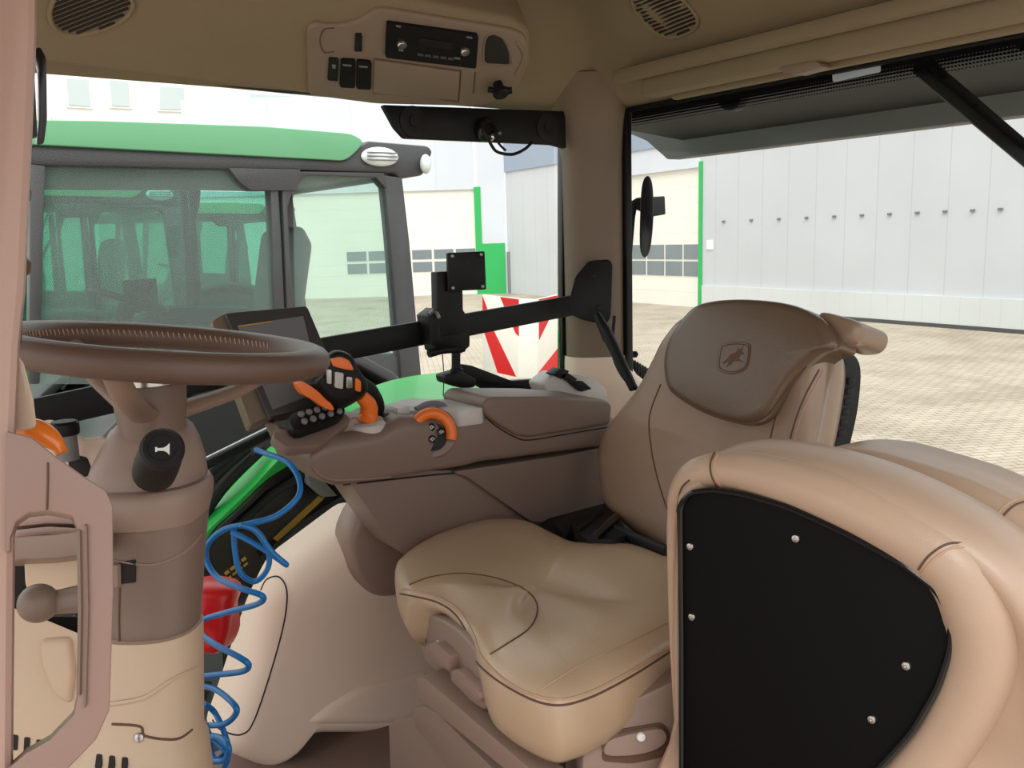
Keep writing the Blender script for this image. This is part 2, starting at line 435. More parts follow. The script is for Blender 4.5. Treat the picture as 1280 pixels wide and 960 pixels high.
bm = pillow(B(), WL(rnd([(440, 856), (470, 848), (522, 834), (570, 830), (570, 903), (372, 905), (400, 880)], 12), Y_(1.525)), (0, -1, .1), dome(.35, .02, base=-.05))
struct('trim_11', bm, 'plastic_sand', 'ledge along the foot of the liner', ang=50)

# ============================================================ OVERHEAD CONSOLE
cn = V((0, -.50, -.866))
cpl = plane((0, 1.58, 2.785), cn)
bm = prism(B(), WL([(-60, 66), (386, 119.5), (470, 130.5), (600, 133.5), (645, 120), (664, 80), (664, 40), (640, 25), (480, -5), (400, -40), (-60, -120)], (cpl[0] - cn * .008, cn)), -cn * .09, .012, 4)
val = struct('trim_9', bm, 'headliner', 'headliner valance above the side window', ang=50)
roots = thing('overhead_console', 'taupe overhead console above the side window carrying radio and switches', 'console', W(520, 100, cpl))
bm = prism(B(), WL(rnd([(386, 120), (400, 122), (470, 131), (600, 134), (640, 118), (662, 70), (658, 45), (640, 38), (480, 12), (468, 14), (455, 24), (440, 30), (415, 33), (395, 30), (384, 36)], 9), cpl), -cn * .014, .006, 3)
con = obj('housing', bm, 'console_taupe', roots, ang=50)
patch(con, rnd([(483, 25), (597, 41), (594, 83), (481, 69)], 3), roots, 'black_matte', 'radio', .006, label='black car radio')
rad = [o for o in COL.objects if o.name == 'radio'][0]
def raise_patch(o, px, parent, mt, name, t, bev=0, r=2, label=None): return patch(o, rnd(px, r) if r else px, parent, mt, name, t, label, bev)
raise_patch(rad, [(522, 47), (566, 53), (565, 63), (521, 57)], rad, 'black_gloss', 'display', .0012)
for (x, y) in ((501, 52), (580, 61)):
    p, n = hit(rad, x, y); obj('knob', lathe(B(), p, n, [(.0095, 0), (.0095, .009), (.008, .011), (.0, .0112)], 18), 'chrome', rad)
for k in range(5): raise_patch(rad, [(522 + k * 9.5, 66 + k * 1.3), (529 + k * 9.5, 67 + k * 1.3), (529 + k * 9.5, 70 + k * 1.3), (522 + k * 9.5, 69 + k * 1.3)], rad, 'dark_grey', 'button', .0012, r=0)
for px in ([(495, 31), (501, 32), (501, 34), (495, 33)], [(583, 45), (590, 46), (590, 48), (583, 47)], [(498, 61), (504, 62), (504, 64), (498, 63)], [(568, 71), (575, 72), (575, 74), (568, 73)]):
    raise_patch(rad, px, rad, 'mid_grey', 'button', .0012, r=0)
# storage pocket
pk = raise_patch(con, [(606, 78), (606, 55), (609, 46), (617, 43), (628, 48), (635, 62), (637, 80)], roots, 'gap', 'storage_pocket', .0015, r=4)
seam(con, [(606, 79), (605, 55), (609, 45), (617, 41), (629, 46), (636, 60), (638, 81)], roots, .0022, 'console_taupe', 'pocket_rim', 4, True)
seam(con, [(645, 52), (653, 62), (655, 72), (650, 84), (644, 94)], roots, .004, 'console_taupe', 'moulded_rib', 5)
lid = raise_patch(con, [(468, 74), (574, 89), (572, 125), (466, 115)], roots, 'console_taupe', 'compartment_lid', .0025, .001, r=2)
seam(con, [(467, 73), (520, 80.5), (575, 88)], roots, .0013, 'seam', 'gap_line', 3)
seam(con, [(576, 88), (575, 106), (573, 127)], roots, .0013, 'seam', 'gap_line', 3)
seam(con, [(573, 127), (520, 120), (466, 116)], roots, .0013, 'seam', 'gap_line', 3)
seam(con, [(594, 90), (593, 103), (592, 116)], roots, .0015, 'seam', 'gap_line', 3)
for px in ([(426, 72), (444, 73), (443, 108), (424, 107)], [(446, 73), (464, 75), (463, 110), (445, 109)]):
    sw = raise_patch(con, px, roots, 'black_matte', 'rocker_switch', .005, .001, r=3)
    cx = sum(q[0] for q in px) / 4; cy2 = sum(q[1] for q in px) / 4
    if sw: raise_patch(sw, [(cx - 6, cy2 - 10), (cx + 5, cy2 - 9), (cx + 5, cy2 - 7), (cx - 6, cy2 - 8)], sw, 'mid_grey', 'mark', .0006, r=0)
sk = raise_patch(con, [(411, 71), (423, 72), (422, 100), (409, 99)], roots, 'black_soft', 'key_switch', .003, r=2)
raise_patch(sk, [(415, 80), (420, 81), (419, 86), (415, 85)], sk, 'mid_grey', 'mark', .0006, r=0)
so = raise_patch(con, [(444, 41), (452, 41), (452, 63), (443, 63)], roots, 'black_soft', 'small_switch', .003, r=1)
seam(con, [(418, 35), (405, 37), (400, 50), (405, 65), (418, 64)], roots, .0012, 'seam', 'moulded_ring', 5)
# black clamp knob under the pocket
p, n = hit(con, 622, 104)
kn = thing('clamp_knob', 'small black clamp knob fixed below the overhead storage pocket', 'knob', p)
obj('stem', tube(B(), [p - n * .003, p + n * .03], .010, 12), 'black', kn)
obj('star_grip', lathe(B(), p + n * .018, n, [(.014, 0), (.018, .003), (.018, .010), (.012, .014)], 9), 'black', kn, ang=20)
a, b = frame_of(n)
q = p + n * .02
obj('lever', tube(B(), [q, W(640, 113, D_((q - CAM).dot(_f)))], [.006, .0075], 10), 'black', kn)
obj('lever', tube(B(), [q, W(610, 112, D_((q - CAM).dot(_f)))], [.006, .006], 10), 'black', kn)

# speaker grilles in the headliner
def grille(base, px, cx, cy2, lab, slx, sly, n, ln):
    p, nn = hit(base, cx, cy2)
    t = thing('speaker_grille', lab, 'grille', p)
    ps = [hit(base, x, y, .0025)[0] for x, y in rs2(px, 4)]
    bm = prism(B(), [q for q in ps if q], -nn * .006, .001); g = obj('grille_plate', bm, 'headliner', t)
    bmr = tube(B(), [q for q in ps if q], .0035, 8, True); obj('rim', bmr, 'headliner', t)
    # slots
    import mathutils.geometry as mg
    poly = [V((x, y, 0)) for x, y in rs2(px, 4)]
    bs = B()
    for k in range(n):
        oy = (k - (n - 1) / 2) * sly; ox = (k - (n - 1) / 2) * slx
        seg_ = []
        for s in range(-40, 41):
            x, y = cx + ox + s * ln / 40 * .93, cy2 + oy + s * ln / 40 * .37 * SG
            ins = False; j = len(poly) - 1
            for i in range(len(poly)):
                A, C_ = poly[i], poly[j]
                if (A.y > y) != (C_.y > y) and x < (C_.x - A.x) * (y - A.y) / (C_.y - A.y) + A.x: ins = not ins
                j = i
            md = min((V((x, y, 0)) - q).length for q in poly)
            if ins and md > 3: seg_.append((x, y))
        if len(seg_) > 3:
            q = [hit(g, x, y, .0003)[0] for x, y in (seg_[0], seg_[len(seg_) // 2], seg_[-1])]
            if all(q): tube(bs, q, .0026, 6)
    obj('slots', bs, 'gap', t)
    return t
SG = -1
grille(val, [(62, 20), (66, 0), (80, -18), (130, -18), (162, -5), (162, 14), (140, 30), (100, 42), (74, 38)], 115, 10, 'oval speaker grille in the headliner near the front left of the cab', 1.5, 5.2, 13, 60)
grille(ceiling, [(794, 10), (792, -6), (815, -10), (850, -4), (870, 18), (872, 30), (862, 40), (840, 46), (815, 36)], 832, 18, 'oval speaker grille in the headliner above the rear pillar', 1.4, 5.0, 14, 60)
# small dome button in headliner
# rear blind rail
bl = thing('roller_blind', 'olive beige roller blind cassette along the top of the rear window', 'blind', (1.40, .8, 2.79))
def bar3(bm, a, b, w, h, bev=.003):
    a, b = V(a), V(b); t = (b - a); L = t.length; t.normalize(); s = t.cross(V((0, 0, 1))).normalized(); u = s.cross(t)
    rm = Matrix((t, s, u)).transposed(); box(bm, (a + b) / 2, (L, w, h), rm, bev)
bm = B(); bar3(bm, (1.405, 1.40, 2.815), (1.405, .15, 2.815), .05, .045, .012); obj('cassette', bm, 'headliner', bl)
bm = B(); bar3(bm, (1.445, 1.36, 2.795), (1.445, .15, 2.795), .022, .02, .006); obj('pull_bar', bm, 'headliner', bl)
bm = B(); bar3(bm, (1.36, 1.45, 2.84), (1.36, .15, 2.84), .03, .03, .01); obj('guide_rib', bm, 'headliner', bl)
p = W(1008, 86, X_(1.40))
bm = prism(B(), WL(rnd([(985, 84), (1012, 75), (1036, 80), (1040, 86), (1008, 95), (990, 93)], 4), X_(1.42)), (-.03, 0, 0), .004); obj('pull_tab', bm, 'console_taupe', bl)

# hinge hooks (black) on rear glass
for i, px in enumerate(([(890, 118), (925, 108), (930, 112), (922, 135), (912, 139), (902, 136)], [(1254, 36), (1285, 32), (1285, 66), (1272, 62)])):
    o = obj('hinge', prism(B(), WL(rnd(px, 5), X_(XW + .03)), (.025, 0, 0), .004), 'black', win1)
o = obj('window_sticker', prism(B(), WL(rnd([(1040, 88), (1100, 75), (1101, 90), (1041, 103)], 3), X_(XW + .012)), (.001, 0, 0)), 'sticker')
tag(o, 'pale blue grey rectangular sticker at the top of the rear glass', 'sticker')

# rear wiper
wp = thing('rear_wiper', 'black wiper arm and blade hanging diagonally across the rear glass', 'wiper', W(1150, 90, X_(XW + .08)))
pl = X_(XW + .075)
bm = prism(B(), WL([(1122, 66), (1152, 60), (1185, 92), (1290, 182), (1290, 200), (1240, 162), (1160, 96), (1145, 84)], X_(XW + .06)), (.006, 0, 0), .001); obj('arm', bm, 'black_soft', wp)
bm = tube(B(), WL([(1145, 84), (1215, 143), (1292, 207)], X_(XW + .045)), .007, 8, sq=1.6); obj('blade', bm, 'black', wp)
bm = B()
for x, y in ((1168, 105), (1205, 138), (1245, 170)):
    obj('blade_bracket', tube(B(), [W(x, y, X_(XW + .045)), W(x + 16, y - 6, X_(XW + .06))], .004, 6), 'black', wp)
bm.free()
tube_ = tube(B(), WL([(1180, 98), (1290, 188)], X_(XW + .066)), .003, 6); obj('arm_spring', tube_, 'steel', wp)

# outside mirror on its arm
mr = thing('wing_mirror', 'black outside mirror seen edge on beyond the rear pillar', 'mirror', W(788, 410, X_(1.75)))
pl = D_(2.55)
bm = prism(B(), WL(rs2([(806, 222), (812, 221), (816, 235), (817, 270), (813, 310), (806, 322), (800, 310), (800, 270), (802, 235)], 4), pl), RV(808, 270, .10), .006, 3); obj('mirror_head', bm, 'black_gloss', mr)
bm = prism(B(), WL([(788, 252), (796, 247), (831, 245), (832, 268), (815, 271), (795, 262)], D_(2.57)), RV(810, 258, .05), .004); obj('bracket', bm, 'black', mr)
obj('arm', tube(B(), [W(792, 255, D_(2.58)), W(789, 270, D_(2.58)), W(783, 340, D_(2.56)), W(777, 425, D_(2.5))], .0125, 12), 'black', mr)
obj('lower_arm', tube(B(), [W(783, 395, D_(2.48)), W(778, 430, D_(2.47)), W(779, 470, D_(2.46))], .006, 10), 'black', mr)
bm = tube(B(), [W(768, 150, D_(2.4)), W(772, 260, D_(2.4)), W(770, 400, D_(2.38)), W(768, 440, D_(2.38))], .006, 8)
struct('trim_12', bm, 'black', 'black door seal next to the rear pillar')

# ============================================================ BAR, PLATE, MOUNT
bar = thing('grab_bar', 'black flat metal bar crossing the side window below the mount', 'bar', W(710, 383, Y_(1.60)))
pA, pB, pC = W(716, 382, Y_(1.60)), W(400, 440, Y_(1.60)), W(30, 522, Y_(1.60))
hh = V((0, 0, .027))
obj('flat_bar', prism(B(), [pA - hh * .9, pB - hh, pC - hh, pC + hh, pB + hh, pA + hh * .9], (0, .012, 0), .002), 'black', bar)
obj('pillar_plate', prism(B(), WL(rnd([(712, 372), (719, 345), (735, 326), (761, 324), (766, 330), (764, 396), (758, 406), (728, 400), (711, 392)], 5), D_(2.04)), RV(740, 365, .02), .004), 'black', bar)
for x, y in ((742, 345), (748, 385)):
    obj('bolt', lathe(B(), W(x, y, D_(2.045)), -_f, [(.008, 0), (.008, .008), (.004, .010)], 6), 'black_soft', bar)
# VESA mount
mt = thing('monitor_mount', 'black monitor mount with square plate clamped on the bar', 'mount', W(565, 440, Y_(1.57)))
pl = Y_(1.55)
vp = obj('square_plate', prism(B(), WL(rnd([(560, 316), (606, 314), (608, 362), (561, 364)], 2), pl), (0, .008, 0), .001), 'black', mt)
for x, y in ((565, 320), (601, 318), (603, 358), (566, 360)):
    p, n = hit(vp, x, y); obj('bolt', lathe(B(), p, n, [(.004, -.001), (.004, .002), (.002, .003)], 8), 'steel', mt)
p, n = hit(vp, 584, 329); obj('centre_hole', lathe(B(), p, n, [(.006, -.002), (.006, .0008)], 12), 'gap', mt)
obj('upright', prism(B(), WL(rnd([(546, 340), (578, 338), (579, 388), (583, 393), (584, 412), (577, 418), (547, 420), (544, 395), (547, 385)], 2), Y_(1.565)), (0, .025, 0), .002), 'black', mt)
bm = B(); prism(bm, WL([(535, 395), (548, 385), (552, 430), (540, 432)], Y_(1.56)), (0, .05, 0), .003)
prism(bm, WL([(540, 405), (588, 402), (588, 433), (578, 442), (545, 440)], Y_(1.585)), (0, .05, 0), .004); obj('clamp', bm, 'black', mt)
obj('clamp_lever', tube(B(), WL([(536, 442), (552, 438), (580, 436)], Y_(1.55)), [.009, .008, .007], 10), 'black', mt)
bm = tube(B(), WL([(536, 393), (541, 389), (546, 391), (549, 397)], Y_(1.55)), .004, 8); obj('clamp_hook', bm, 'steel', mt)
obj('lower_post', tube(B(), WL([(570, 440), (570, 468)], Y_(1.57)), .010, 10), 'black', mt)
obj('ball_joint', lathe(B(), W(571, 468, Y_(1.57)), (0, 0, 1), [(.004, -.018), (.014, -.012), (.018, 0), (.014, .012), (.004, .018)], 14), 'black_soft', mt)
obj('slide_arm', prism(B(), WL([(575, 455), (590, 457), (640, 476), (672, 474), (672, 490), (630, 500), (585, 475)], Y_(1.60)), (0, .02, 0), .002), 'black', mt)
obj('foot_block', prism(B(), WL(rnd([(556, 470), (575, 464), (596, 474), (594, 484), (580, 486), (558, 479)], 3), Y_(1.55)), (0, .04, 0), .003), 'black', mt)
obj('brace', tube(B(), WL([(575, 520), (620, 503), (680, 492), (708, 482)], Y_(1.62)), .012, 8), 'black', mt)
# thin aerial wire
o = obj('aerial_wire', tube(B(), WL([(553, 442), (555, 470), (554, 495)], Y_(1.64)), .0012, 6), 'black'); tag(o, 'thin dark wire hanging below the clamp lever of the mount', 'wire')
# grab strut near pillar
gs = thing('gas_strut', 'black gas strut running down from the pillar plate behind the seat', 'strut', W(790, 484, D_(1.9)))
obj('rod_head', tube(B(), [W(746, 394, D_(2.0)), W(756, 412, D_(1.98)), W(760, 424, D_(1.97))], [.010, .013, .013], 12), 'black', gs)
obj('cylinder', tube(B(), [W(756, 412, D_(1.98)), W(768, 436, D_(1.95)), W(792, 486, D_(1.9))], [.014, .013, .010], 12), 'black_soft', gs)
obj('cable', tube(B(), rs([W(768, 395, D_(2.02)), W(766, 440, D_(2.0)), W(778, 470, D_(1.95)), W(797, 488, D_(1.9))], 6), .004, 8), 'black', gs)
bm = B(); 
for k in range(7): 
    a = k / 6; c = W(788 + 20 * a, 462 + 12 * a, D_(2.3)); lathe(bm, c, RT, [(.012, 0), (.030, .003), (.030, .006), (.012, .009)], 16)
o = obj('ribbed_boot', bm, 'rubber'); tag(o, 'black ribbed rubber boot between the pillar foot and the seat back', 'boot')
o = obj('hex_nut', lathe(B(), W(793, 443, D_(2.35)), -_f, [(.010, 0), (.010, .008), (.005, .008), (.005, .004)], 6), 'black'); tag(o, 'tiny dark nut outside the glass beside the pillar', 'nut')

# top window rail
tr_ = thing('window_rail', 'black metal rail hung under the headliner across the side window', 'rail', W(600, 150, Y_(1.62)))
pl = Y_(1.62)
rl = obj('rail_plate', prism(B(), WL(rnd([(478, 131), (706, 139), (708, 186), (690, 181), (506, 173), (494, 160)], 3), pl), (0, .012, 0), .002), 'black', tr_)
for x, y in ((516, 152), (684, 160)):
    p, n = hit(rl, x, y)
    d = obj('bolt_cover', lathe(B(), p, n, [(.032, 0), (.032, .003), (.029, .004), (.012, .004), (.011, .008), (.004, .008)], 24), 'black_soft', tr_)
p, n = hit(rl, 605, 163)
ct_ = obj('cable_reel', lathe(B(), p, n, [(.026, 0), (.027, .012), (.022, .02), (.013, .021), (.013, .016)], 20), 'black_gloss', tr_)
p, n = hit(rl, 609, 172); obj('pin', lathe(B(), p + n * .018, n, [(.006, 0), (.006, .006), (.003, .008)], 10), 'chrome', tr_)
p, n = hit(rl, 621, 167); obj('pin', lathe(B(), p, n, [(.005, 0), (.005, .012), (.003, .014)], 10), 'steel', tr_)
o = obj('looped_cable', tube(B(), rs(WL([(608, 168), (614, 181), (622, 190), (640, 193), (655, 187), (665, 178)], Y_(1.59)), 6), .0035, 8), 'black')
tag(o, 'thin black cable looping below the window rail', 'cable')
o = obj('looped_cable', tube(B(), rs(WL([(617, 168), (624, 180), (632, 188)], Y_(1.595)), 6), .0028, 8), 'black')
tag(o, 'short black cable end dangling inside the loop under the window rail', 'cable')
#PART2
# ============================================================ SIDE CONSOLE (ARMREST)
ac = thing('side_console', 'brown armrest console with control dial beyond the driver seat', 'console', W(600, 640, Y_(1.36)))
# lower skirt
sk_px = rnd([(425, 585), (560, 588), (700, 575), (775, 560), (775, 640), (705, 655), (640, 665), (560, 672), (506, 694), (497, 686), (470, 650)], 5)
bm = prism(B(), WL(sk_px, Y_(1.365)), (0, .11, 0), .008, 3); skirt = obj('lower_skirt', bm, 'plastic_brown', ac)
bm = prism(B(), WL(rnd([(565, 590), (700, 570), (775, 555), (775, 640), (705, 655), (664, 652), (622, 623), (584, 596)], 5), Y_(1.352)), (0, .05, 0), .005, 3); obj('rear_skirt', bm, 'plastic_brown', ac)
# main shell: loft of slices along x with rounded upper edge
def shell(cols, y0, depth, rad=.018):
    """cols: (px x, top px y, bottom px y) on plane Y=y0"""
    rings = []
    for x, t, b in cols:
        T, Bm = W(x, t, Y_(y0)), W(x, b, Y_(y0)); r = min(rad, abs(T.z - Bm.z) * .45); rr = []
        xx = (T.x + Bm.x) / 2
        def P(y, z): return V((T.x + (Bm.x - T.x) * ((T.z - z) / max(1e-6, T.z - Bm.z)), y, z))
        zt, zb = T.z, Bm.z
        for k in range(6):
            a = PI / 2 * k / 5; rr.append(P(y0 + r - r * math.cos(a) * 1, zt - r + r * math.sin(a)))
        rr += [P(y0 + depth, zt), P(y0 + depth, zb)]
        for k in range(4):
            a = PI / 2 * k / 3; rr.append(P(y0 + r * .5 - r * .5 * math.sin(a), zb + r * .5 - r * .5 * math.cos(a)))
        rings.append(rr)
    return loft(B(), rings)
cols = [(388, 572, 582), (392, 562, 592), (402, 553, 602), (420, 546, 608), (445, 543, 606), (480, 537, 600), (495, 527, 598), (506, 521, 596), (540, 523, 590), (570, 527, 586), (585, 518, 583), (603, 515, 578), (640, 520, 574), (700, 520, 566), (760, 520, 558), (772, 522, 556)]
bm = shell(cols, 1.335, .16, .026); shl = obj('upper_shell', bm, 'plastic_brown', ac, ang=50)
seam(shl, [(392, 585), (404, 596), (430, 600), (520, 592), (600, 572), (690, 553), (768, 541)], ac, .0016, 'plastic_brown_light', 'moulded_line', 6)
seam(skirt, [(430, 606), (500, 598), (560, 592), (580, 594), (620, 622), (660, 650)], ac, .0018, 'gap', 'gap_line', 6)
# armrest pad
pad_px = [(604, 505), (613, 496), (700, 496), (758, 500), (766, 506), (764, 531), (700, 541), (662, 547), (645, 544), (622, 530), (607, 518)]
bm = prism(B(), WL(rnd(pad_px, 5), Y_(1.325)), (0, .15, 0), .010, 4); ap = obj('armrest_pad', bm, 'plastic_brown', ac, ang=50)
seam(shl, [(606, 521), (622, 534), (645, 547), (662, 550), (700, 544), (765, 533)], ac, .0014, 'gap', 'gap_line', 5)
# tray and plate between the lever and the pad
obj('control_tray', prism(B(), WL(rnd([(484, 520), (500, 515), (512, 513), (575, 514), (604, 510), (606, 500), (560, 499), (512, 498), (486, 504)], 3), Z_(W(540, 523, Y_(1.335)).z + .005)), (0, 0, -.03), .003), 'silver_paint', ac)
bm = B(); box(bm, W(497, 516, Y_(1.41)), (.028, .05, .03), bev=.004); obj('switch_block', bm, 'silver_paint', ac); bm = B(); box(bm, W(520, 512, Y_(1.44)), (.03, .05, .02), bev=.004); obj('switch_block', bm, 'silver_paint', ac)
bm = B(); box(bm, W(480, 522, Y_(1.40)), (.018, .03, .02), bev=.003); obj('socket', bm, 'black', ac)
bm = tube(B(), rs(WL([(560, 532), (572, 530), (590, 526), (606, 524)], Y_(1.36)), 4), .006, 8); obj('tray_rim', bm, 'silver_paint', ac)
# dial
dl_p = W(541, 541, Y_(1.34)); dn = V((-.35, -.9, .25)).normalized()
dl = obj('dial_bezel', lathe(B(), dl_p - dn * .012, dn, [(.048, 0), (.048, .004), (.044, .008), (.0, .009)], 32), 'plastic_brown', ac)
a_, b_ = frame_of(dn)
ringpts = []
for k in range(25):
    t = math.radians(-22 + 205 * k / 24); ringpts.append(dl_p + dn * .004 + (_r0 - dn * _r0.dot(dn)).normalized() * (.034 * math.cos(t)) + (V((0, 0, 1)) - dn * dn.z).normalized() * (.036 * math.sin(t)))
obj('orange_ring', tube(B(), ringpts, .0105, 12), 'orange', ac, label='orange control ring')
obj('dial_face', lathe(B(), dl_p - dn * .004 + V((0, 0, -.008)), dn, [(.026, 0), (.026, .006), (.0, .007)], 24), 'black', ac)
for x, y in ((539, 534), (551, 540), (540, 549)):
    p = W(x, y, (dl_p + dn * .004, dn)); bt = obj('button', lathe(B(), p, dn, [(.0075, -.004), (.0075, .003), (.006, .004), (0, .004)], 14), 'black_gloss', ac)
    bm = B(); tube(bm, [p + dn * .0045 + _r0 * (.003 * math.cos(t * PI / 2)) + V((0, 0, 1)) * (.003 * math.sin(t * PI / 2)) for t in range(4)], .0008, 5, True); obj('mark', bm, 'white', bt)
bm = tube(B(), rs(WL([(520, 512), (535, 505), (552, 506), (565, 518)], Y_(1.40)), 5), .006, 8); obj('rear_guard', bm, 'mid_grey', ac)
bm = B(); box(bm, W(590, 512, Y_(1.45)), (.025, .03, .02), bev=.004); obj('yellow_knob', bm, 'yellow', ac)
bm = B(); box(bm, W(601, 508, Y_(1.46)), (.012, .02, .02), bev=.003); obj('red_knob', bm, 'red', ac)
bm = B(); box(bm, W(585, 524, Y_(1.40)), (.035, .03, .010), bev=.003); obj('white_key', bm, 'silver_paint', ac)
# moulding under the shell, front left (neck towards the monitor)
bm = prism(B(), WL(rnd([(345, 530), (395, 548), (440, 552), (450, 600), (405, 600), (362, 565)], 6), Y_(1.40)), (0, .07, 0), .01, 3); obj('front_neck', bm, 'plastic_brown', ac)
bm = prism(B(), WL(rnd([(420, 535), (440, 522), (480, 520), (485, 545), (440, 556), (418, 548)], 6), Y_(1.37)), (0, .07, 0), .008, 3); obj('lever_base', bm, 'plastic_brown_light', ac)

# joystick
js = thing('joystick', 'black and orange multi function control lever on the console', 'joystick', W(458, 545, Y_(1.38)))
p = W(458, 536, Y_(1.38))
obj('base_ring', lathe(B(), p + V((0, 0, -.012)), (0, 0, 1), [(.034, 0), (.036, .010), (.036, .022), (.030, .026), (.0, .026)], 28), 'silver_paint', js, label='silver base ring')
pl = Y_(1.38)
bm = tube(B(), rs([W(456, 530, pl), W(461, 518, pl), W(460, 505, Y_(1.375)), W(450, 494, Y_(1.37))], 5), [.026, .024, .021, .019, .018, .017, .016, .016, .016, .015, .015, .014, .013, .013, .012, .012], 16); obj('stem', bm, 'orange', js, label='orange stem')
bm = tube(B(), rs([W(470, 526, Y_(1.40)), W(472, 508, Y_(1.395)), W(462, 492, Y_(1.39)), W(448, 480, Y_(1.385)), W(435, 462, Y_(1.38))], 5), [.008, .009, .010, .011, .012, .013, .014, .015, .016, .017, .018, .018, .018, .017, .017, .016, .016, .015, .014, .013, .012], 12); obj('rear_shell', bm, 'black', js)
hd_px = [(404, 448), (418, 438), (436, 444), (447, 462), (458, 480), (455, 494), (432, 509), (412, 508), (396, 494), (388, 482), (398, 470)]
head = obj('grip_head', pillow(B(), WL(rs2(hd_px, 4), Y_(1.345)), (-.2, -1, .3), dome(.3, .028, base=-.05)), 'black', js, ang=60)
pl_h = plane(W(430, 470, Y_(1.345)) + V((-.2, -1, .3)).normalized() * .026, (-.2, -1, .3))
for px in ([(412, 448), (426, 446), (436, 451), (441, 463), (432, 462), (416, 458)], [(443, 471), (450, 476), (450, 490), (443, 488)]):
    patch(head, rnd(px, 3), js, 'orange', 'orange_inlay', .004, 'orange inlay', .001)
for px in ([(407, 461), (414, 462), (414, 480), (408, 479)], [(417, 464), (428, 466), (427, 486), (417, 484)], [(431, 470), (439, 471), (439, 485), (431, 485)]):
    patch(head, rnd(px, 2), js, 'silver_paint' if px[0][0] == 417 else 'steel', 'rocker', .006, bev=.0015)
obj('orange_wing', prism(B(), WL(rs2([(372, 480), (378, 477), (392, 485), (410, 500), (418, 512), (408, 511), (392, 500), (378, 492)], 4), Y_(1.33)), (0, .02, 0), .003), 'orange', js, label='orange thumb wing')

# switch panel behind the pad
sp = thing('switch_panel', 'grey brown switch panel at the foot of the rear pillar', 'panel', W(715, 485, Y_(1.50)))
bm = prism(B(), WL(rnd([(680, 480), (698, 466), (742, 472), (758, 486), (760, 505), (688, 500)], 4), Y_(1.50)), (0, .06, 0), .006); spb = obj('panel_body', bm, 'silver_paint', sp)
for px in ([(700, 470), (710, 466), (722, 474), (716, 480)], [(712, 478), (728, 476), (740, 486), (726, 490)], [(692, 468), (702, 460), (712, 464), (704, 474)]):
    obj('switch', prism(B(), WL(rnd(px, 2), Y_(1.49)), (0, .03, 0), .003), 'black', sp)

# ============================================================ MONITOR + KEYPAD
mo = thing('armrest_monitor', 'taupe cased control monitor with dark screen behind the steering wheel', 'monitor', W(350, 530, D_(1.4)))
mp = P3(281, 391, 1.52, 384, 382, 1.60, 336, 520, 1.47); mn = mp[1]
if mn.dot(_f) > 0: mn = -mn
bez = obj('bezel', prism(B(), WL(rnd([(281, 391), (384, 382), (398, 415), (432, 500), (336, 521)], 5), mp), -mn * .014, .003), 'cab_dark', mo)
mp2 = (mp[0] - mn * .014, mn)
obj('casing', prism(B(), WL(rnd([(264, 401), (281, 391), (384, 382), (398, 415), (432, 500), (336, 521), (313, 531)], 5), mp2), -mn * .035, .006, 3), 'pillar_beige', mo, label='taupe casing')
obj('screen', prism(B(), WL([(297, 407), (379, 395), (402, 489), (341, 512)], (mp[0] + mn * .001, mn)), -mn * .004), 'screen', mo)
sc = [o for o in COL.objects if o.name == 'screen'][0]
obj('badge_line', tube(B(), WL([(298, 408), (340, 402)], (mp[0] + mn * .0018, mn)), .0012, 6), 'decal_yellow', mo)
# keypad
kp = thing('keypad', 'black oval keypad with two rows of grey keys below the monitor', 'keypad', W(395, 530, D_(1.38)))
kpl = P3(365, 520, 1.42, 430, 505, 1.50, 375, 538, 1.40); kn_ = kpl[1]
if kn_.dot(_f) > 0: kn_ = -kn_
kb = obj('pad_body', prism(B(), WL(rs2([(362, 520), (375, 512), (405, 507), (425, 506), (432, 513), (422, 522), (395, 532), (375, 538), (364, 532)], 4), kpl), -kn_ * .02, .004), 'black', kp)
for r_, (x0, y0, x1, y1) in enumerate(((376, 519, 416, 508), (380, 528, 424, 515))):
    for k in range(5):
        x, y = x0 + (x1 - x0) * k / 4, y0 + (y1 - y0) * k / 4; p = W(x, y, kpl)
        obj('key', lathe(B(), p, kn_, [(.0055, 0), (.0055, .004), (.004, .006), (0, .0062)], 10), 'mid_grey', kp)
obj('keypad_arm', prism(B(), WL(rnd([(345, 534), (372, 540), (432, 516), (440, 524), (400, 556), (360, 560), (340, 545)], 5), (kpl[0] - kn_ * .022, kpl[1])), -kn_ * .02, .005), 'plastic_brown', kp)

# ============================================================ STEERING
wc = W(207, 437, D_(1.06)); wn = V((.135, -.03, 1)).normalized()
sw_ = thing('steering_wheel', 'brown leather steering wheel with three spokes', 'steering wheel', wc + V((0, 0, -.12)))
ax_ = (V((1, 0, 0)) - wn * wn.x).normalized(); ay_ = wn.cross(ax_)
RW = .179
def wp_(ang, r=RW, h=0): return wc + ax_ * (r * math.cos(ang)) + ay_ * (r * math.sin(ang)) + wn * h
rim = obj('rim', tube(B(), [wp_(2 * PI * k / 72) for k in range(72)], .0195, 16, True, sq=.9), 'wheel_brown', sw_, ang=60)
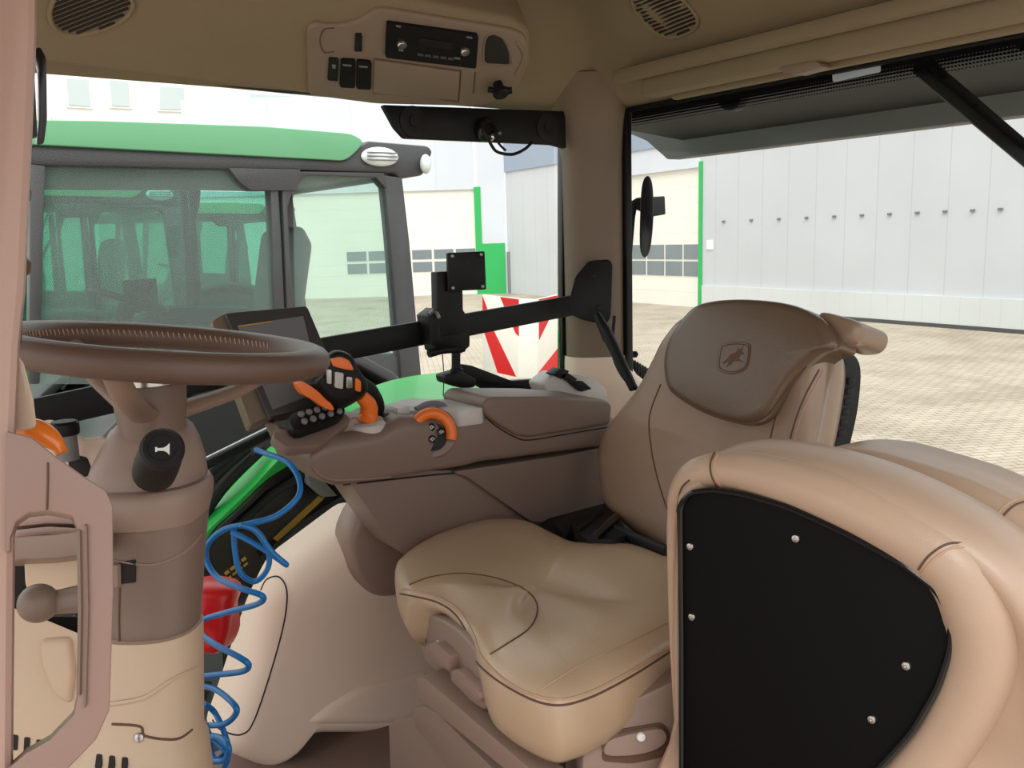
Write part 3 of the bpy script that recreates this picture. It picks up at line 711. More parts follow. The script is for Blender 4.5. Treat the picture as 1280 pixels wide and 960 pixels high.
# stitching around the far inside of the rim
bm = B()
for k in range(60):
    a = math.radians(20 + 150 * k / 59); c = wp_(a, RW - .0185, .004); t = (wp_(a + .01) - wp_(a)).normalized()
    tube(bm, [c - wn * .004, c + wn * .004 + t * .003], .0009, 4)
st = obj('stitching', bm, 'stitch', sw_); st['kind'] = 'stuff'
hubc = W(193, 505, D_(1.08)); 
hub_ax = (wc - hubc); hub_ax = V((hub_ax.x * .2, hub_ax.y * .2, abs(hub_ax.z) + .001)).normalized()
hb = W(193, 552, D_(1.06))
obj('hub', lathe(B(), hb, (0, 0, 1), [(.030, 0), (.036, .004), (.041, .04), (.043, .066), (.040, .072), (.030, .074)], 32), 'plastic_brown', sw_)
obj('hub_cap', lathe(B(), hb + V((0, 0, .070)), (0, 0, 1), [(.036, 0), (.036, .012), (.032, .016), (.0, .017)], 28), 'chrome', sw_, label='dark chrome hub cap')
for nm, a in (('spoke', math.radians(8)), ('spoke', math.radians(118)), ('spoke', math.radians(238))):
    s = hb + V((0, 0, .035)) + (wp_(a) - wc) * .12; e = wp_(a, RW * .98, -.004); mid = s * .45 + e * .55 + V((0, 0, -.012))
    ps = rs([s, mid, e], 6); bm = tube(B(), ps, [.021, .020, .019, .018, .017, .0165, .016, .0155, .015, .0145, .014, .013, .012][:len(ps)], 12, sq=.55); obj('spoke', bm, 'plastic_brown_light', sw_)

# steering column
sc_ = thing('steering_column', 'brown plastic steering column with cream lower cowl', 'column', W(195, 955, D_(1.06)))
def col_rings(lv, d, n=32, p=2.4, dep=.9):
    rg = []
    for y, l, r in lv:
        a, b = W(l, y, D_(d)), W(r, y, D_(d)); c = (a + b) / 2; hw = (a - b).length / 2; rg.append((c, hw))
    return [ell((c.x, c.y, c.z), hw, hw * dep, n, p, rot=-YAW) for c, hw in rg]
bm = loft(B(), col_rings([(618, 113, 256), (600, 114, 255), (575, 122, 252), (550, 134, 245), (535, 142, 238), (528, 150, 230)], 1.07)); cu = obj('upper_shroud', bm, 'plastic_brown_light', sc_, ang=50)
bm = loft(B(), col_rings([(645, 118, 256), (630, 108, 260), (615, 106, 262), (606, 108, 261), (600, 114, 258)], 1.06)); obj('collar', bm, 'plastic_brown_light', sc_, ang=50)
bm = loft(B(), col_rings([(830, 140, 244), (790, 140, 246), (740, 139, 250), (690, 137, 253), (642, 128, 257)], 1.06)); cm = obj('middle_shroud', bm, 'plastic_brown', sc_, ang=50)
bm = loft(B(), col_rings([(1330, 30, 275), (1150, 40, 270), (1010, 60, 262), (960, 80, 258), (930, 96, 255), (918, 108, 250), (860, 118, 250), (800, 128, 250), (782, 133, 250)], 1.055)); cl = obj('lower_cowl', bm, 'plastic_cream', sc_, ang=50)
seam(cl, [(140, 905), (175, 908), (182, 920), (220, 924), (240, 912)], sc_, .0015, 'seam', 'gap_line', 5)
seam(cl, [(138, 880), (180, 872), (215, 850), (246, 835)], sc_, .003, 'plastic_cream', 'moulded_rib', 5)
seam(cm, [(140, 700), (190, 706), (230, 690), (252, 668)], sc_, .0015, 'plastic_brown_light', 'moulded_line', 6)
patch(cm, rnd([(150, 702), (170, 699), (170, 728), (150, 730)], 2), sc_, 'gap', 'latch_slot', .0012)
patch(cm, rnd([(138, 706), (152, 704), (152, 732), (140, 734)], 2), sc_, 'plastic_brown_light', 'latch', .006)
screw(cl, 174, 922, sc_, .006)
# side joint of the middle shroud
for (a, b) in (((150, 735), (150, 815)),):
    seam(cm, [a, ((a[0] + b[0]) / 2 - 1, (a[1] + b[1]) / 2), b], sc_, .0012, 'seam', 'gap_line', 3)
# horn stalk
hs = thing('horn_stalk', 'black round-ended horn stalk on the steering column', 'stalk', W(190, 608, D_(.95)))
a = W(193, 590, D_(.985)); b = W(203, 562, D_(.915)); n = (b - a).normalized()
obj('stalk_body', tube(B(), [a, a * .5 + b * .5, b], [.024, .024, .021], 20), 'black', hs)
n2 = (-ray(203, 562).normalized() + V((0, 0, .35))).normalized()
bt = obj('button_end', lathe(B(), b - n2 * .008, n2, [(.021, 0), (.0225, .004), (.0225, .012), (.019, .016), (.015, .016), (.014, .0145), (0, .0145)], 28), 'black_soft', hs)
ic = [(194, 559), (196, 559), (197, 560.5), (204, 560), (208, 558), (212, 554), (212, 569), (208, 565), (204, 563.5), (197, 563.5), (196, 565), (194, 565)]
patch(bt, ic, bt, 'white', 'horn_symbol', .0008, 'white horn symbol')
obj('stalk_socket', prism(B(), WL(rnd([(168, 570), (212, 575), (210, 608), (170, 607)], 4), D_(.985)), RV(190, 590, .03), .004), 'black', hs)

# things on the dash left of the column
ds = thing('side_tray', 'sand coloured dash shelf left of the steering column', 'shelf', W(75, 600, D_(1.05)))
obj('shelf_body', prism(B(), WL(rnd([(28, 530), (65, 524), (105, 548), (132, 545), (140, 600), (112, 615), (28, 610)], 5), D_(1.10)), RV(80, 570, .10), .01, 3), 'plastic_sand', ds)
obj('display_slot', prism(B(), WL(rnd([(84, 566), (108, 572), (116, 592), (98, 600), (86, 590)], 3), D_(1.098)), _f * .01, .001), 'gap', ds)
rk = thing('rotary_knob', 'black topped rotary knob on the dash shelf', 'knob', W(83, 560, D_(1.08)))
p = W(83, 555, D_(1.07)); obj('stem', lathe(B(), p, (0, 0, 1), [(.013, -.02), (.013, .014), (.0, .015)], 18), 'mid_grey', rk)
obj('cap', lathe(B(), p + V((0, 0, .012)), (0, 0, 1), [(.016, 0), (.017, .004), (.017, .014), (.014, .017), (0, .018)], 22), 'black', rk)
o = obj('orange_lever', tube(B(), rs(WL([(24, 538), (38, 536), (55, 543), (70, 555), (78, 566)], D_(.72)), 5), [.006 + .006 * math.sin(PI * min(1, k / 20 + .15)) for k in range(21)], 14, sq=.8), 'orange_lamp')
tag(o, 'rounded orange lever on top of the door grab handle', 'lever')

# grab handle on the door pillar
gh = thing('grab_rail', 'rose brown grab handle loop on the door pillar', 'handle', W(75, 990, D_(.62)))
hp = [(8, 538), (40, 546), (70, 570), (108, 597), (132, 612), (141, 632), (142, 738), (137, 888), (120, 925), (84, 962), (60, 1005), (8, 1005), (8, 960), (14, 958), (32, 942), (62, 925), (92, 894), (97, 870), (99, 760), (97, 662), (90, 645), (60, 639), (36, 641), (20, 652), (13, 672), (13, 690), (6, 690)]
obj('loop', prism(B(), WL(hp, D_(.595)), RV(90, 760, .032), .010, 4), 'plastic_handle', gh, ang=60)
_lp = [o for o in COL.objects if o.name == 'loop'][0]
for q in ([(98, 662), (102, 663), (104, 760), (102, 868), (98, 868), (100, 760)], [(107, 655), (110, 657), (112, 760), (109, 880), (106, 884), (109, 760)]):
    patch(_lp, q, gh, 'plastic_brown', 'inner_rib', .002)
seam([o for o in COL.objects if o.name == 'loop'][0], [(60, 578), (60, 600), (59, 637)], gh, .0008, 'seam', 'gap_line', 4)

# lower front: fascia, ball lever, cream cowl with vents
fc = thing('front_fascia', 'brown and cream lower dash fascia behind the grab handle', 'fascia', W(60, 990, D_(1.0)))
bm = B()
for k in range(3):
    y = 648 + k * 14; prism(bm, WL(rnd([(5, y + 2), (60, y - 4), (125, y), (125, y + 8), (60, y + 6), (5, y + 12)], 3), D_(1.0 - k * .01)), RV(60, 800, .08), .004)
obj('louvre', bm, 'plastic_rose', fc)
obj('crossbeam', prism(B(), WL(rnd([(5, 672), (70, 668), (125, 660), (128, 690), (70, 698), (5, 700)], 6), D_(.96)), RV(60, 800, .10), .01, 3), 'plastic_brown_light', fc)
obj('cream_housing', prism(B(), WL(rnd([(30, 694), (128, 690), (130, 745), (50, 750), (32, 735)], 8), D_(1.02)), RV(60, 800, .10), .01, 3), 'plastic_cream', fc)
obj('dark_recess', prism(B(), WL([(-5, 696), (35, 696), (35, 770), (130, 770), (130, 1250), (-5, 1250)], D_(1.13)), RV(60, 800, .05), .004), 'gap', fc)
cw = obj('cream_cowl', prism(B(), WL(rnd([(-10, 752), (30, 764), (70, 780), (118, 800), (125, 900), (112, 1010), (105, 1330), (-10, 1330)], 6), D_(1.03)), RV(60, 800, .09), .014, 3), 'plastic_cream', fc)
pa = pillow(B(), WL(rnd([(52, 798), (90, 795), (96, 840), (90, 880), (72, 870), (55, 830)], 8), D_(1.03)), -_f, dome(.3, .008, base=-.01)); obj('cowl_boss', pa, 'plastic_cream', fc, ang=50)
for x0, y0, n_, dx, dy in ((14, 760, 3, 11, 3), (60, 775, 5, 10, 4), (16, 918, 3, 15, 3), (105, 940, 4, 16, 2)):
    for k in range(n_):
        x, y = x0 + k * dx, y0 + k * dy
        patch(cw if x < 118 else cl, rnd([(x, y), (x + 7, y + 1), (x + 6, y + 20), (x - 1, y + 18)], 2), fc, 'gap', 'vent_slot', .0012)
bl_ = thing('ball_lever', 'brown ball-ended lever seen through the grab handle', 'lever', W(48, 775, D_(.92)))
p = W(48, 754, D_(.92)); bm = B(); bmesh.ops.create_icosphere(bm, subdivisions=4, radius=.0205, matrix=Matrix.Translation(p)); obj('ball', bm, 'plastic_brown', bl_)
obj('stalk', tube(B(), WL([(52, 754), (75, 752), (125, 745)], D_(.93)), [.012, .013, .017], 14), 'plastic_brown', bl_)

# ============================================================ DRIVER SEAT
ZS = 1.955
ds_ = thing('driver_seat', 'brown leather driver seat with cushion and wide backrest', 'seat', W(640, 940, Z_(1.6)) if False else V((.88, 1.05, 1.50)))
top = [(497, 706), (503, 692), (540, 668), (590, 651), (625, 647), (658, 650), (690, 664), (722, 676), (780, 676), (836, 692), (880, 722), (900, 770), (868, 786), (840, 799), (800, 826), (758, 850), (715, 867), (688, 869), (650, 854), (618, 834), (604, 812), (592, 782), (568, 757), (538, 743), (510, 734)]
tp = WL(rs2(top, 5), Z_(ZS)); N = len(tp); c = sum(tp, V()) / N
THK = []
for x, y in rs2(top, 5):
    front = x < 606 and y > 735
    THK.append(1.0 if not front else (1 - .72 * math.sin(PI * max(0, min(1, (x - 510) / 96))) ** .5))
def ring(inset, z, out=0):
    r = []
    for p, th_ in zip(tp, THK):
        d = (c - p); L = d.length; r.append(V((p.x, p.y, ZS + (z - ZS) * th_ if z < ZS else z)) + V((d.x, d.y, 0)) / L * inset)
    return r
rg = [ring(.05, ZS - .098), ring(.018, ZS - .100), ring(.004, ZS - .088), ring(-.006, ZS - .065), ring(-.008, ZS - .040), ring(-.006, ZS - .02), ring(-.001, ZS - .007), ring(.006, ZS - .001), ring(.016, ZS + .003), ring(.035, ZS + .008), ring(.075, ZS + .011), ring(.13, ZS + .009)]
bm = B(); R = [[bm.verts.new(p) for p in r] for r in rg]
for A, Bq in zip(R, R[1:]):
    for k in range(N): bm.faces.new((A[k], A[(k + 1) % N], Bq[(k + 1) % N], Bq[k]))
inner = [V((p.x, p.y, 0)) for p in rg[-1]]
prev = R[-1]
for s in (.85, .7, .55, .4, .25, .12):
    nr = []
    for v in R[-1]:
        q = c + (v.co - c) * s; nr.append(bm.verts.new((q.x, q.y, ZS + .009 - .008 * (1 - s * s))))
    for k in range(N): bm.faces.new((prev[k], prev[(k + 1) % N], nr[(k + 1) % N], nr[k]))
    prev = nr
ct = bm.verts.new((c.x, c.y, ZS + .001))
for k in range(N): bm.faces.new((prev[k], prev[(k + 1) % N], ct))
bm.faces.new(R[0][::-1])
bmesh.ops.recalc_face_normals(bm, faces=bm.faces[:])
# soft wrinkles on the top
for v in bm.verts:
    if v.co.z > ZS - .03:
        w = max(0, 1 - ((v.co - W(780, 740, Z_(ZS))).length / .30)) 
        v.co.z += .005 * w * noise.noise(V((v.co.x * 14, v.co.y * 6, 1)))
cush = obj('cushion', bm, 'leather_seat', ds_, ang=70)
seam(cush, [(503, 736), (545, 746), (573, 763), (592, 792), (604, 823), (640, 856), (688, 874), (730, 868), (790, 838), (846, 803)], ds_, .0016, 'stitch', 'piping', 8)
seam(cush, [(500, 742), (544, 752), (570, 769), (587, 798), (598, 830), (640, 862), (688, 881), (732, 874), (790, 845), (846, 809)], ds_, .0014, 'seam', 'seam', 8)
seam(cush, [(512, 731), (540, 721), (580, 717), (625, 724), (660, 740), (672, 760), (662, 785), (632, 806), (613, 818)], ds_, .0013, 'seam', 'seam', 8)
seam(cush, [(676, 862), (720, 835), (780, 805), (840, 775)], ds_, .0012, 'stitch', 'seam', 8)
# front panel insert with levers
fp_pl = P3(527, 770, 1.40, 605, 880, 1.19, 530, 850, 1.42)
fn = fp_pl[1]; fn = -fn if fn.dot(_f) > 0 else fn
fp = obj('front_plate', prism(B(), WL(rs2([(527, 778), (533, 769), (550, 773), (575, 790), (597, 818), (604, 845), (606, 885), (590, 880), (555, 850), (528, 820)], 4), fp_pl), -fn * .06, .006, 3), 'plastic_brown_light', ds_)
for q in ([(532, 806), (545, 803), (562, 820), (562, 838), (548, 832), (531, 815)], [(563, 840), (572, 836), (598, 864), (600, 876), (590, 876), (564, 852)]):
    o = obj('adjust_lever', prism(B(), WL(rnd(q, 3), (fp_pl[0] + fn * .015, fn)), -fn * .03, .004), 'plastic_handle', ds_)
patch(fp, [(530, 787), (533, 787), (533, 803), (530, 800)], ds_, 'gap', 'vent_slot', .001)
for x, y in ((546, 800), (580, 838)):
    patch(fp, [(x, y), (x + 2, y), (x + 3, y + 5), (x, y + 5)], ds_, 'white', 'mark', .0006); patch(fp, [(x + 4, y + 1), (x + 6, y + 2), (x + 6, y + 6), (x + 4, y + 6)], ds_, 'white', 'mark', .0006)
# base: pan under the cushion, suspension covers
bm = B(); prism(bm, [V((p.x, p.y, ZS - .16)) for p in ring(.13, 0)][::4], (0, 0, .065), .004); obj('seat_pan', bm, 'gap', ds_)
sp2 = P3(520, 850, 1.43, 690, 960, 1.16, 520, 900, 1.46); sn = sp2[1]; sn = -sn if sn.dot(_f) > 0 else sn
obj('suspension_cover', prism(B(), WL([(528, 822), (560, 845), (604, 885), (690, 955), (760, 1010), (640, 1010), (528, 870)], (sp2[0] - sn * .03, sn)), -sn * .25, .006), 'plastic_brown', ds_)
for k, q in enumerate(([(520, 850), (528, 846), (690, 985), (720, 1010), (690, 1010), (520, 870)], [(517, 888), (528, 882), (548, 893), (665, 1010), (605, 1010), (518, 908)], [(486, 905), (500, 898), (522, 897), (548, 916), (640, 1010), (490, 1010)])):
    obj('base_step', prism(B(), WL(rnd(q, 4), (sp2[0] + sn * (.05 - .022 * k), sn)), -sn * .035, .008, 3), 'plastic_brown_light', ds_)
# side bezel with paddle
sb_pl = P3(735, 905, 1.10, 850, 870, 1.12, 740, 950, 1.10); sbn = sb_pl[1]; sbn = -sbn if sbn.dot(_f) > 0 else sbn
obj('side_bezel', prism(B(), WL(rnd([(728, 950), (735, 915), (760, 890), (846, 850), (900, 830), (900, 1010), (728, 1010)], 10), sb_pl), -sbn * .10, .012, 3), 'plastic_brown_light', ds_)
obj('paddle_recess', prism(B(), WL(rnd([(752, 952), (756, 922), (775, 912), (828, 903), (838, 915), (838, 945), (790, 955)], 7), (sb_pl[0] + sbn * .002, sbn)), -sbn * .01, .001), 'seam', ds_)
obj('paddle', prism(B(), WL(rs2([(757, 944), (760, 928), (780, 920), (825, 912), (834, 925), (820, 938), (790, 945)], 4), (sb_pl[0] + sbn * .012, sbn)), -sbn * .02, .005, 3), 'plastic_brown_light', ds_)
obj('paddle_stud', lathe(B(), W(801, 921, (sb_pl[0] + sbn * .014, sbn)), sbn, [(.006, 0), (.005, .003), (0, .004)], 12), 'white', ds_)

# backrest
LEAN = math.tan(math.radians(17))
bk_pl = plane((1.125, 1, 1.95), (1, 0, -LEAN)); bn = V((-1, 0, LEAN)).normalized()
bk = [(754, 598), (752, 570), (760, 542), (780, 515), (805, 482), (822, 450), (838, 420), (865, 395), (930, 385), (1010, 402), (1032, 428), (1036, 455), (1032, 490), (1025, 530), (1016, 570), (1006, 605), (985, 650), (955, 700), (930, 735), (880, 722), (832, 690), (800, 668), (772, 645), (758, 625)]
bm = pillow(B(), WL(rs2(bk, 5), bk_pl), bn, [(.06, -.07), (.02, -.05), (0, -.025), (0, 0)] + dome(.14, .032, 6)[1:], cen=W(900, 560, bk_pl))
# dished centre: bolsters stay proud
bc = W(905, 560, (bk_pl[0] + bn * .03, bk_pl[1]))
for v in bm.verts:
    if (v.co - bk_pl[0]).dot(bn) > .02:
        d = v.co - bc; e = math.sqrt((d.y / .155) ** 2 + (d.z / .22) ** 2)
        v.co -= bn * (.026 * max(0, 1 - e * e))
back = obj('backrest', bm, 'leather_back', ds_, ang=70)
seam(back, [(826, 480), (812, 520), (814, 560), (820, 590), (830, 625), (842, 655), (860, 680)], ds_, .0014, 'seam', 'seam', 8)
seam(back, [(1024, 462), (1004, 500), (990, 540), (984, 575)], ds_, .0014, 'seam', 'seam', 8)
seam(back, [(1029, 464), (1009, 502), (995, 541), (989, 576)], ds_, .0010, 'stitch', 'stitching', 8)
seam(back, [(975, 505), (966, 535), (960, 568)], ds_, .0014, 'seam', 'seam', 6)
# upper pad (headrest flap)
hr = [(833, 462), (835, 440), (846, 415), (868, 387), (895, 377), (940, 375), (990, 381), (1025, 396), (1042, 414), (1048, 434), (1030, 442), (1008, 460), (990, 480), (975, 503), (962, 520), (942, 529), (915, 528), (880, 516), (850, 498), (838, 485)]
hp_pl = (bk_pl[0] + bn * .034, bk_pl[1])
bm = pillow(B(), WL(rs2(hr, 5), hp_pl), bn, [(0, -.05), (0, -.012), (.0, 0)] + dome(.13, .02, 6)[1:], cen=W(935, 450, hp_pl))
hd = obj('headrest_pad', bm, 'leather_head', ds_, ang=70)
obj('headrest_wing', pillow(B(), WL(rs2([(1030, 392), (1055, 396), (1078, 405), (1080, 420), (1070, 431), (1048, 433), (1036, 425), (1030, 410)], 5), (bk_pl[0] - bn * .0, bk_pl[1])), bn, [(0, -.07), (0, -.02), (0, 0)] + dome(.3, .02, 5)[1:]), 'leather_back', ds_, ang=60)
seam(hd, [(838, 484), (853, 498), (882, 515), (916, 526), (942, 527), (960, 518), (974, 500), (990, 478), (1008, 458)], ds_, .0014, 'seam', 'seam', 8)
# emblem: shield plate with a leaping deer
sh = [(903, 431), (920, 428), (935, 430), (938, 436), (935, 455), (929, 463), (915, 467), (902, 464), (897, 458), (899, 440)]
bd = patch(hd, rs2(sh, 3), hd, 'leather_head', 'emblem', .0016, 'embossed shield emblem with a leaping deer')
seam(bd, [(q[0] * .9 + 91.7, q[1] * .9 + 44.6) for q in sh], bd, .0009, 'seam', 'emblem_border', 3, True)
seam(hd, sh, bd, .0014, 'seam', 'emblem_edge', 3, True)
deer = [(905, 452), (910, 448), (913, 443), (919, 441), (923, 438), (921, 434), (925, 437), (929, 433), (927, 439), (930, 442), (925, 444), (923, 448), (928, 452), (922, 451), (917, 451), (913, 456), (908, 459), (911, 454), (909, 452), (904, 455)]
if bd: patch(bd, deer, bd, 'seam', 'deer_symbol', .0008)
obj('gap_filler', prism(B(), WL([(672, 655), (735, 618), (800, 640), (860, 700), (850, 720), (700, 690)], Z_(1.925)), (0, 0, -.22), .004), 'black', ds_)  # dark box added to cover the bright gap between console and cushion
# side and rear of the backrest
shb = pillow(B(), WL(rs2([(1028, 440), (1046, 436), (1056, 455), (1053, 500), (1045, 540), (1038, 560), (1020, 560), (1020, 500)], 4), (bk_pl[0] - bn * .09, bk_pl[1])), bn, [(0, -.05), (0, 0)] + dome(.2, .02, 5)[1:]); obj('rear_shell', shb, 'rubber', ds_, ang=50)
bm = B(); 
for k in range(6): box(bm, W(1056 - k * 2.5, 475 + 13 * k, (bk_pl[0] - bn * .105, bk_pl[1])), (.02, .03, .012), bev=.003)
obj('bellows', bm, 'rubber', ds_)
# buckle and hinge cover
bu = thing('seat_belt_buckle', 'black seat belt buckle between cushion and backrest', 'buckle', W(750, 672, Z_(1.93)))
obj('buckle_body', prism(B(), WL(rnd([(712, 648), (735, 636), (752, 630), (775, 645), (785, 668), (768, 674), (735, 674), (718, 664)], 4), Z_(1.972)), (0, 0, -.05), .006), 'black', bu)
obj('ridge', tube(B(), WL([(742, 672), (770, 646)], Z_(1.978)), .008, 10), 'black_gloss', bu)
obj('ridge', tube(B(), WL([(722, 664), (752, 640)], Z_(1.972)), .006, 10), 'black', bu)
obj('strap', prism(B(), WL([(690, 652), (715, 640), (728, 660), (706, 668)], Z_(1.955)), (0, 0, -.03), .003), 'black_soft', bu)
obj('hinge_rod', tube(B(), WL([(765, 662), (800, 676), (834, 690)], Z_(1.965)), .011, 10), 'black', bu)

# ============================================================ INSTRUCTOR SEAT
ins = thing('instructor_seat', 'pale tan leather instructor seat back with black rear panel', 'seat', V((.72, .50, 1.50)))
A = CAM + ray(855, 640) * .98; Bq = CAM + ray(1190, 780) * .80; up = V((0, 0, 1))
ipn = (Bq - A).cross(up).normalized(); ipn = -ipn if ipn.dot(_f) > 0 else ipn
ipl = (A, ipn)
blk = rnd([(850, 632), (862, 616), (890, 612), (930, 618), (985, 634), (1060, 668), (1130, 706), (1172, 738), (1189, 775), (1189, 810), (1172, 860), (1140, 915), (1085, 975), (1020, 1015), (852, 1015), (852, 800)], 16)
bm = prism(B(), WL(blk, ipl), -ipn * .012, .004, 3); bp = obj('black_panel', bm, 'black_sheet', ins, label='black rear panel')
obj('panel_edge', tube(B(), WL(blk, (A + ipn * .001, ipn)), .0035, 8, True), 'black_gloss', ins)
for x, y in ((863, 683), (995, 673), (865, 771), (1133, 832), (1090, 899)): screw(bp, x, y, ins, .0048)
body = [(842, 640), (843, 610), (856, 588), (880, 572), (905, 566), (940, 567), (1000, 578), (1080, 602), (1160, 638), (1230, 680), (1290, 735), (1330, 810), (1345, 900), (1345, 1040), (845, 1040), (838, 900), (836, 760)]
bpl = (A - ipn * .012, ipn)
bo = pillow(B(), WL(rs2(body, 5), bpl), ipn, [(.05, -.105), (0.012, -.095), (0, -.07), (0, -.03), (.02, -.008), (.05, .004), (.09, .008), (.13, .002), (.2, -.004)], cen=W(1010, 830, bpl))
ib = obj('padded_back', bo, 'leather_pale', ins, ang=70)
# rolled rim around the panel
rimp = [(848, 905), (843, 800), (841, 700), (843, 645), (850, 615), (870, 594), (905, 588), (960, 597), (1042, 624), (1126, 665), (1192, 710), (1222, 765), (1228, 815), (1212, 868), (1180, 925), (1130, 985), (1090, 1025), (1040, 1060), (980, 1080)]
wid = [5, 6, 7, 9, 14, 20, 24, 29, 34, 38, 42, 45, 43, 40, 37, 36, 34, 28, 14]
pts = []; ws = []
rp = rs2(rimp, 6, False); n_ = len(rp)
for k, (x, y) in enumerate(rp):
    t = k / (n_ - 1) * (len(wid) - 1); i = min(int(t), len(wid) - 2); w = wid[i] + (wid[i + 1] - wid[i]) * (t - i)
    p = W(x, y, (A - ipn * .022, ipn)); pts.append(p); ws.append(w / FPX * (p - CAM).dot(_f))
irim = obj('rolled_rim', tube(B(), pts, ws, 20), 'leather_pale', ins, ang=70)
for q, mt_ in (([(893, 566), (888, 580), (890, 596), (898, 611)], 'seam'), ([(898, 566), (893, 580), (895, 596), (903, 612)], 'stitch'), ([(1148, 712), (1162, 694), (1185, 680), (1212, 680), (1240, 688)], 'seam'), ([(1152, 718), (1166, 700), (1188, 686), (1212, 685), (1240, 694)], 'stitch'), ([(846, 640), (851, 612), (862, 600)], 'seam')):
    seam(irim, q, ins, .0011, mt_, 'seam' if mt_ == 'seam' else 'stitching', 8)
seam(ib, [(1190, 810), (1215, 818), (1238, 822)], ins, .0012, 'seam', 'seam', 5)
# second cushion behind
ic_ = thing('folded_cushion', 'pale tan leather cushion standing behind the instructor seat back', 'cushion', V((1.05, .5, 1.50)))
A2 = CAM + ray(1020, 620) * 1.12; B2 = CAM + ray(1280, 720) * .90
n2 = (B2 - A2).cross(up).normalized(); n2 = -n2 if n2.dot(_f) > 0 else n2
cpx = [(985, 640), (992, 595), (1010, 570), (1040, 560), (1090, 562), (1150, 578), (1220, 602), (1290, 640), (1360, 700), (1380, 800), (1380, 1190), (985, 1190)]
bo = pillow(B(), WL(rs2(cpx, 5), (A2, n2)), n2, [(.05, -.08), (0, -.07), (0, -.02), (0, 0)] + dome(.12, .03, 6)[1:], cen=W(1200, 800, (A2, n2)))
bc2 = obj('cushion_pad', bo, 'leather_pale', ic_, ang=70)
seam(bc2, [(1248, 688), (1245, 665), (1252, 648), (1268, 632), (1290, 625)], ic_, .0013, 'seam', 'seam', 6)
seam(bc2, [(1240, 685), (1238, 662), (1245, 645), (1262, 628), (1285, 620)], ic_, .0010, 'stitch', 'stitching', 6)

# fire extinguisher-like red thing and hose inside the footwell
rd = thing('red_pouch', 'glossy red bag with a yellow label beside the steering column', 'bag', W(265, 812, D_(1.55)))
rb = obj('bag_body', pillow(B(), WL(rs2([(236, 735), (250, 727), (268, 725), (288, 732), (292, 750), (288, 790), (282, 812), (262, 814), (244, 806), (236, 780)], 4), D_(1.52)), -_f, [(0, -.04), (0, 0)] + dome(.4, .035, 6)[1:]), 'red', rd, ang=50)
for v in rb.data.vertices: v.co += V((noise.noise(v.co * 22), noise.noise(v.co * 19 + V((3, 1, 2))), 0)) * .012
patch(rb, [(245, 729), (254, 727), (252, 744), (246, 746)], rd, 'yellow', 'yellow_label', .002)
hz = thing('coiled_hose', 'bright blue coiled air hose hanging beside the wheel arch liner', 'hose', W(270, 950, D_(1.4)))
h1 = [(320, 562), (330, 566), (348, 572), (362, 580), (374, 600), (372, 622), (345, 645), (310, 655), (280, 662), (260, 680), (258, 700), (272, 722), (300, 735), (328, 745), (322, 755), (285, 765), (252, 776), (250, 790), (268, 805), (300, 822), (311, 832), (300, 840), (252, 846), (248, 855), (270, 862), (292, 880), (295, 892), (280, 905), (250, 908), (250, 918), (275, 922), (286, 935), (280, 950), (255, 955), (262, 985), (280, 1010), (270, 1040)]
dd_ = [1.50, 1.48, 1.44, 1.42, 1.40, 1.38, 1.37, 1.36, 1.37, 1.38, 1.39, 1.37, 1.33, 1.32, 1.34, 1.38, 1.41, 1.38, 1.34, 1.31, 1.31, 1.33, 1.38, 1.39, 1.35, 1.31, 1.31, 1.34, 1.38, 1.38, 1.33, 1.31, 1.33, 1.36, 1.36, 1.36, 1.36]
pp = [CAM + ray(x, y) * d for (x, y), d in zip(h1, dd_)]
obj('hose_coil', tube(B(), rs(pp, 7), .0047, 10), 'blue_hose', hz)
h2 = [(292, 662), (294, 690), (300, 715), (318, 727), (334, 712), (336, 690), (325, 668), (310, 657)]
obj('hose_loop', tube(B(), rs([CAM + ray(x, y) * 1.37 for x, y in h2], 6), .0045, 10), 'blue_hose', hz)
h3 = [(290, 665), (310, 675), (335, 690), (358, 706), (340, 690), (320, 664), (300, 656)]
obj('hose_loop', tube(B(), rs([CAM + ray(x, y) * (1.36 - .01 * i) for i, (x, y) in enumerate(h3)], 6), .0045, 10), 'blue_hose', hz)
h4 = [(255, 880), (268, 890), (280, 915), (284, 935), (270, 950), (262, 930), (256, 905), (262, 920), (285, 945), (270, 975)]
obj('hose_loop', tube(B(), rs([CAM + ray(x, y) * (1.36 + .02 * (i % 2)) for i, (x, y) in enumerate(h4)], 6), .0045, 10), 'blue_hose', hz)
#PART3
# ============================================================ OUTSIDE
# paved yard
m = mat('paving', (196, 180, 158), .8); nt = m.node_tree; b = nt.nodes['Principled BSDF']
tc = nt.nodes.new('ShaderNodeTexCoord'); mp_ = nt.nodes.new('ShaderNodeMapping'); mp_.inputs['Rotation'].default_value = (0, 0, .5); nt.links.new(tc.outputs['Object'], mp_.inputs[0])
br = nt.nodes.new('ShaderNodeTexBrick'); br.inputs['Scale'].default_value = 1; br.inputs['Brick Width'].default_value = .22; br.inputs['Row Height'].default_value = .11; br.inputs['Mortar Size'].default_value = .007
br.inputs['Color1'].default_value = lin((190, 176, 158)); br.inputs['Color2'].default_value = lin((178, 164, 146)); br.inputs['Mortar'].default_value = lin((122, 106, 88)); nt.links.new(mp_.outputs[0], br.inputs['Vector'])
n1 = nt.nodes.new('ShaderNodeTexNoise'); n1.inputs['Scale'].default_value = .55; n1.inputs['Detail'].default_value = 9; n1.inputs['Roughness'].default_value = .62; nt.links.new(tc.outputs['Object'], n1.inputs['Vector'])
